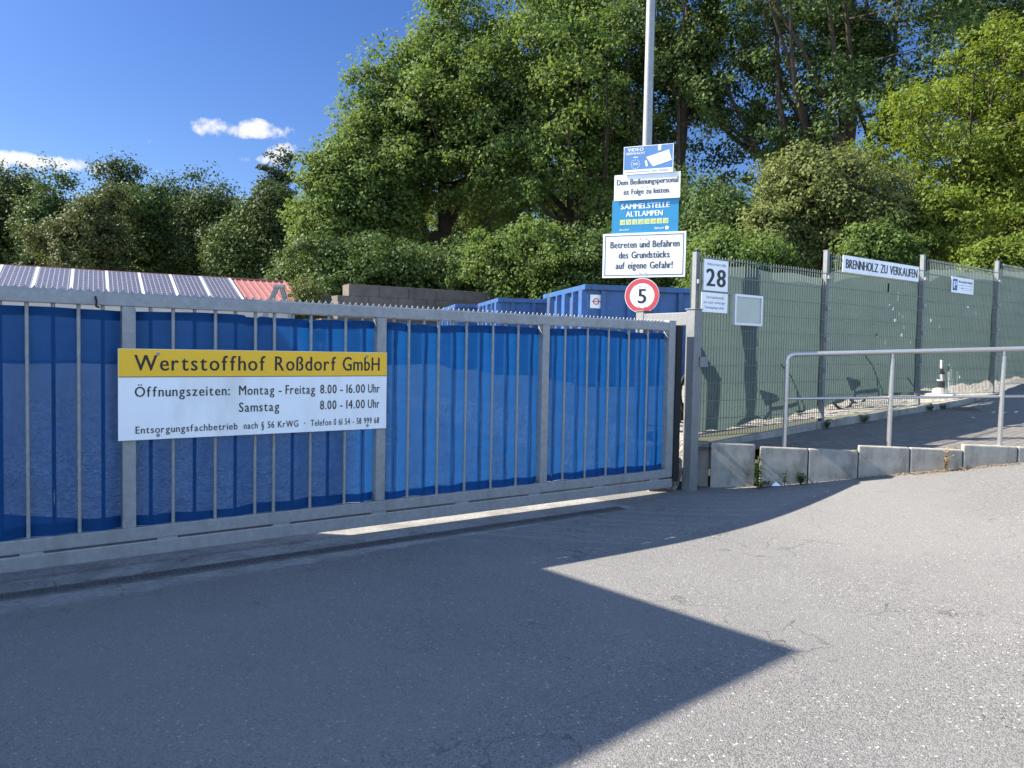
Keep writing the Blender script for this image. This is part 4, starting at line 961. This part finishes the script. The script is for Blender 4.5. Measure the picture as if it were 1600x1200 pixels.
def tree(name, label, x, y, zb, top, cz0, rx, ry, nclump, per, size, leaf, seed, rcl=(.55, 1.1), shell=.40, lean=(0, 0), trunk_r=.3, flat=.7, up=.35, lob=.22, holes=0.0, group='trees behind the yard', cat='tree', limbs=9, lobk=3.0):
    rn = np.random.default_rng(seed); zc = (top+cz0)/2; rz = (top-cz0)/2
    cen = np.array([lean[0], lean[1], zc-zb])
    k = rn.normal(size=(7, 3))*lobk; ph = rn.uniform(0, 6.28, 7)
    d = rand_dirs(rn, int(nclump*1.8)); d[:, 2] = np.where(d[:, 2] < -.8, -d[:, 2], d[:, 2])
    f = 1+lob*np.sin(d@k.T+ph).sum(1)/2.2
    rad = rn.random(len(d))**shell*np.clip(f, .5, 1.4)*np.where(rn.random(len(d)) < .07, rn.uniform(1.0, 1.22, len(d)), 1.0)
    C = cen+d*rad[:, None]*np.array([rx, ry, rz])
    if holes:
        kk = rn.normal(size=(6, 3))*1.15; pp = rn.uniform(0, 6.28, 6)
        g = np.sin(C@kk.T+pp).sum(1); C = C[g > np.quantile(g, holes)]
    C = C[C[:, 2] > .2][:nclump]
    rc = rcl[0]+(rcl[1]-rcl[0])*rn.random(len(C))**1.3; per = int(per*1.35); size = size*.84
    r = tag(empty(name, (x, y, zb)), label, cat, group)
    V = leaves(rn, C, rc, per, size, up, .35, cen-np.array([0, 0, rz*.4]), flat)
    F = np.arange(len(V)).reshape(-1, 4)
    link('crown', np_mesh('crown', V, F), M[leaf], r)
    # trunk and limbs reaching into the clumps
    b = MB(); H = top-zb; th = cz0-zb+.75*(top-cz0)
    tp = [Vector((lean[0]*t*t, lean[1]*t*t, th*t))+Vector(tuple(rn.normal(size=3)*.12*trunk_r*4*t)) for t in np.linspace(0, 1, 8)]
    tp[0] = Vector((0, 0, -.3)); tr = [trunk_r*(1.25-.95*t) for t in np.linspace(0, 1, 8)]; b.tube(tp, tr, 9)
    far = C[np.argsort(-np.linalg.norm((C-cen)/np.array([rx, ry, rz]), axis=1))][:max(limbs*4, 4)]
    ends = far[rn.permutation(len(far))[:limbs]]; nodes = []
    for e in ends:
        j = int(np.clip(2+rn.integers(0, 4), 1, 6)); s = np.array(tp[j]); e2 = s+(e-s)*.86
        pts = []; n = 6; w0 = rn.normal(size=3)*.06*np.linalg.norm(e2-s)
        for t in np.linspace(0, 1, n):
            q = s*(1-t)+e2*t+w0*math.sin(PI*t)+np.array([0, 0, -.08*np.linalg.norm(e2-s)])*math.sin(PI*t); pts.append(Vector(q))
        rr = [tr[j]*.55*(1-.82*t) for t in np.linspace(0, 1, n)]; b.tube(pts, rr, 6); nodes += [(np.array(p), q) for p, q in zip(pts[1:], rr[1:])]
    if nodes:
        NP = np.array([p for p, _ in nodes]); NR = [q for _, q in nodes]
        for c in C[rn.permutation(len(C))[:limbs*7]]:
            i = int(np.argmin(((NP-c)**2).sum(1))); m = (NP[i]+c)/2+rn.normal(size=3)*.15; b.tube([Vector(NP[i]), Vector(m), Vector(c)], [max(.012, NR[i]*.45), .02, .009], 4, False)
    b.build('trunk', M['bark'], r, True)
    return r
def tpx(name, label, px, ytop, ybot, hw, Y, n, per, size, leaf, seed, zb=None, dep=1.0, **kw):
    """a tree standing Y metres out, its crown reaching from ytop to ybot in the picture"""
    a = depth(px, ytop, Y); c = depth(px, ybot, Y); rx = hw/FPX*Y
    u, nn = loc(a); z = yardz(u, -nn) if zb is None else zb
    return tree(name, label, a[0], Y, z, a[2], max(c[2], z+.1), rx, rx*dep, n, per, size, leaf, seed, **kw)
# wood at the left, beyond the barn
WL = [(-95, 262, 62, 60), (-30, 268, 60, 64), (30, 258, 50, 66), (75, 272, 48, 61), (135, 268, 80, 56), (188, 262, 42, 68), (232, 262, 52, 62), (285, 276, 44, 67), (335, 284, 46, 61), (385, 305, 44, 58), (428, 300, 46, 57)]
NM = ['at the far left edge beyond the picture', 'tall, leftmost over the solar roof', 'with a pointed top second over the solar roof', 'slim, left of the olive crown', 'broad olive green crown over the solar roof', 'thin topped, behind the olive crown', 'bright topped, right of the olive crown', 'dark green, over the right solar panels', 'rounded, over the red end of the roof', 'low, left of the sky gap', 'low, below the conifer tip']
for i, (px, yt, hw, Y) in enumerate(WL):
    ol = i in (4,)
    tpx('woodland_tree', 'woodland tree '+NM[i], px, yt+20, 480, hw, Y, 420 if not ol else 560, 46, .28, 'leaf_brown' if ol else ('leaf_wood' if i % 3 else 'leaf_dark'), 100+i, rcl=(.7, 1.5) if not ol else (.5, 1.1), lob=.4, trunk_r=.26, limbs=7, dep=.9, group='woodland trees beyond the barn', up=.25)
tpx('conifer', 'grey green conifer with a pointed tip left of the big oak', 432, 232, 440, 36, 60, 200, 60, .24, 'leaf_conifer', 131, rcl=(.4, 1.0), lob=.2, trunk_r=.2, shell=.7, flat=.4, group='woodland trees beyond the barn')
# far screen of trees closing the gaps low down
for i, (px, yt, hw, Y) in enumerate([(-60, 300, 120, 78), (110, 305, 110, 80), (260, 312, 110, 78), (400, 330, 90, 76), (580, 270, 120, 70), (760, 235, 130, 70), (930, 250, 105, 66), (1130, 296, 80, 60), (1330, 300, 150, 56), (1560, 300, 140, 52)]):
    tpx('background_tree', 'dark tree of the wood deep behind '+['the left solar panels', 'the middle solar panels', 'the right solar panels', 'the sky gap', 'the oak left of the trunk', 'the oak trunk', 'the lamp post', 'the sign stack', 'the olive tree', 'the bright tree'][i], px, yt, 470, hw, Y, 420, 46, .36, 'leaf_dark', 150+i, rcl=(1.0, 2.0), shell=.6, trunk_r=.25, limbs=5, dep=.6, group='background trees of the wood', up=.2)
# the big oaks
OG = 'big oaks behind the yard'
tpx('oak_tree', 'big oak with a leaning trunk, left of the sign stack', 698, 4, 420, 170, 46, 1150, 62, .25, 'leaf_oak', 201, rcl=(.6, 1.35), lob=.26, trunk_r=.5, limbs=16, dep=.9, group=OG, cat='oak')
tpx('oak_tree', 'oak forming the low left shoulder of the big crown', 590, 150, 440, 96, 43, 620, 60, .24, 'leaf_oak', 202, rcl=(.55, 1.2), lob=.25, trunk_r=.34, limbs=11, group=OG, cat='oak')
tpx('oak_tree', 'tall oak whose crown leaves the picture above the lamp post', 905, -60, 400, 160, 44, 1050, 62, .24, 'leaf_oak', 203, rcl=(.6, 1.3), lob=.24, trunk_r=.45, limbs=14, group=OG, cat='oak')
tpx('oak_tree', 'small oak under the left edge of the big crown', 520, 240, 455, 62, 41, 420, 58, .22, 'leaf_oak', 204, rcl=(.5, 1.0), lob=.22, trunk_r=.24, limbs=8, group=OG, cat='oak')
tpx('oak_tree', 'dark oak crown right behind the lamp post with sky gaps', 1075, -70, 262, 104, 40, 430, 60, .22, 'leaf_dark', 205, rcl=(.5, 1.1), lob=.3, trunk_r=.36, limbs=12, holes=.42, group=OG, cat='oak')
tpx('oak_tree', 'open crowned dark oak with forked limbs above the green fence', 1335, -130, 322, 200, 38, 860, 60, .215, 'leaf_dark', 206, rcl=(.5, 1.15), lob=.3, trunk_r=.48, limbs=18, holes=.44, group=OG, cat='oak', shell=.5)
tpx('oak_tree', 'oak at the upper right corner of the picture', 1600, -120, 200, 140, 40, 520, 56, .22, 'leaf_dark', 207, rcl=(.5, 1.1), lob=.3, trunk_r=.36, limbs=9, holes=.40, group=OG, cat='oak')
tpx('olive_tree', 'small olive green tree behind the firewood sign', 1290, 232, 430, 114, 22, 620, 66, .12, 'leaf_olive', 211, rcl=(.22, .55), lob=.25, trunk_r=.12, limbs=10, group=None)
tpx('bright_tree', 'bright yellow green tree behind the right end of the fence', 1600, 92, 440, 178, 23, 1000, 74, .125, 'leaf_bright', 212, rcl=(.3, .72), lob=.26, trunk_r=.2, limbs=14, group=None)
tpx('bright_tree', 'yellow green low spreading bush left of the bright tree', 1450, 290, 430, 72, 21.5, 320, 66, .115, 'leaf_bright', 213, rcl=(.22, .5), lob=.25, trunk_r=.09, limbs=7, group=None)
# bushes at the foot of the wood
BG = 'bushes along the foot of the wood'
for i, (px, yt, yb, hw, Y, lf, lb) in enumerate([
    (545, 362, 462, 62, 36, 'leaf_dark', 'leafy bush over the left end of the stepped wall'), (635, 352, 462, 66, 37, 'leaf_dark', 'tall bush over the middle of the stepped wall'),
    (720, 385, 470, 44, 36, 'leaf_dark', 'dark bush at the foot of the oak trunk'), (790, 358, 470, 58, 35, 'leaf_oak', 'light bush left of the big skip'),
    (865, 340, 475, 66, 34, 'leaf_oak', 'tall leafy bush above the big skip'), (945, 352, 475, 56, 33, 'leaf_dark', 'bush behind the framed notice sign'),
    (1040, 290, 475, 62, 33, 'leaf_dark', 'dark bush right behind the sign stack'), (1125, 285, 450, 60, 27, 'leaf_dark', 'dark rounded bush above the house number'),
    (1150, 362, 455, 58, 20, 'leaf_oak', 'fresh green bush above the display case'), (1215, 330, 450, 46, 21, 'leaf_olive', 'olive bush left of the firewood sign'),
    (480, 425, 470, 20, 31, 'leaf_olive', 'small pale bush on the low mossy wall'), (1370, 350, 450, 50, 20, 'leaf_oak', 'bush behind the middle of the firewood sign'), (1600, 370, 450, 60, 17, 'leaf_bright', 'low bright bush at the right end of the fence'), (470, 370, 470, 40, 44, 'leaf_dark', 'dark bush between the barn and the oaks')]):
    sz = .0053*Y
    tpx('bush', lb, px, yt+14, yb+25, hw*1.12, Y, 380 if hw > 30 else 60, 62, sz if hw > 30 else .1, lf, 230+i, rcl=(.010*Y, .030*Y), lob=.42, up=.15, trunk_r=.07, limbs=6, group=BG, cat='bush')
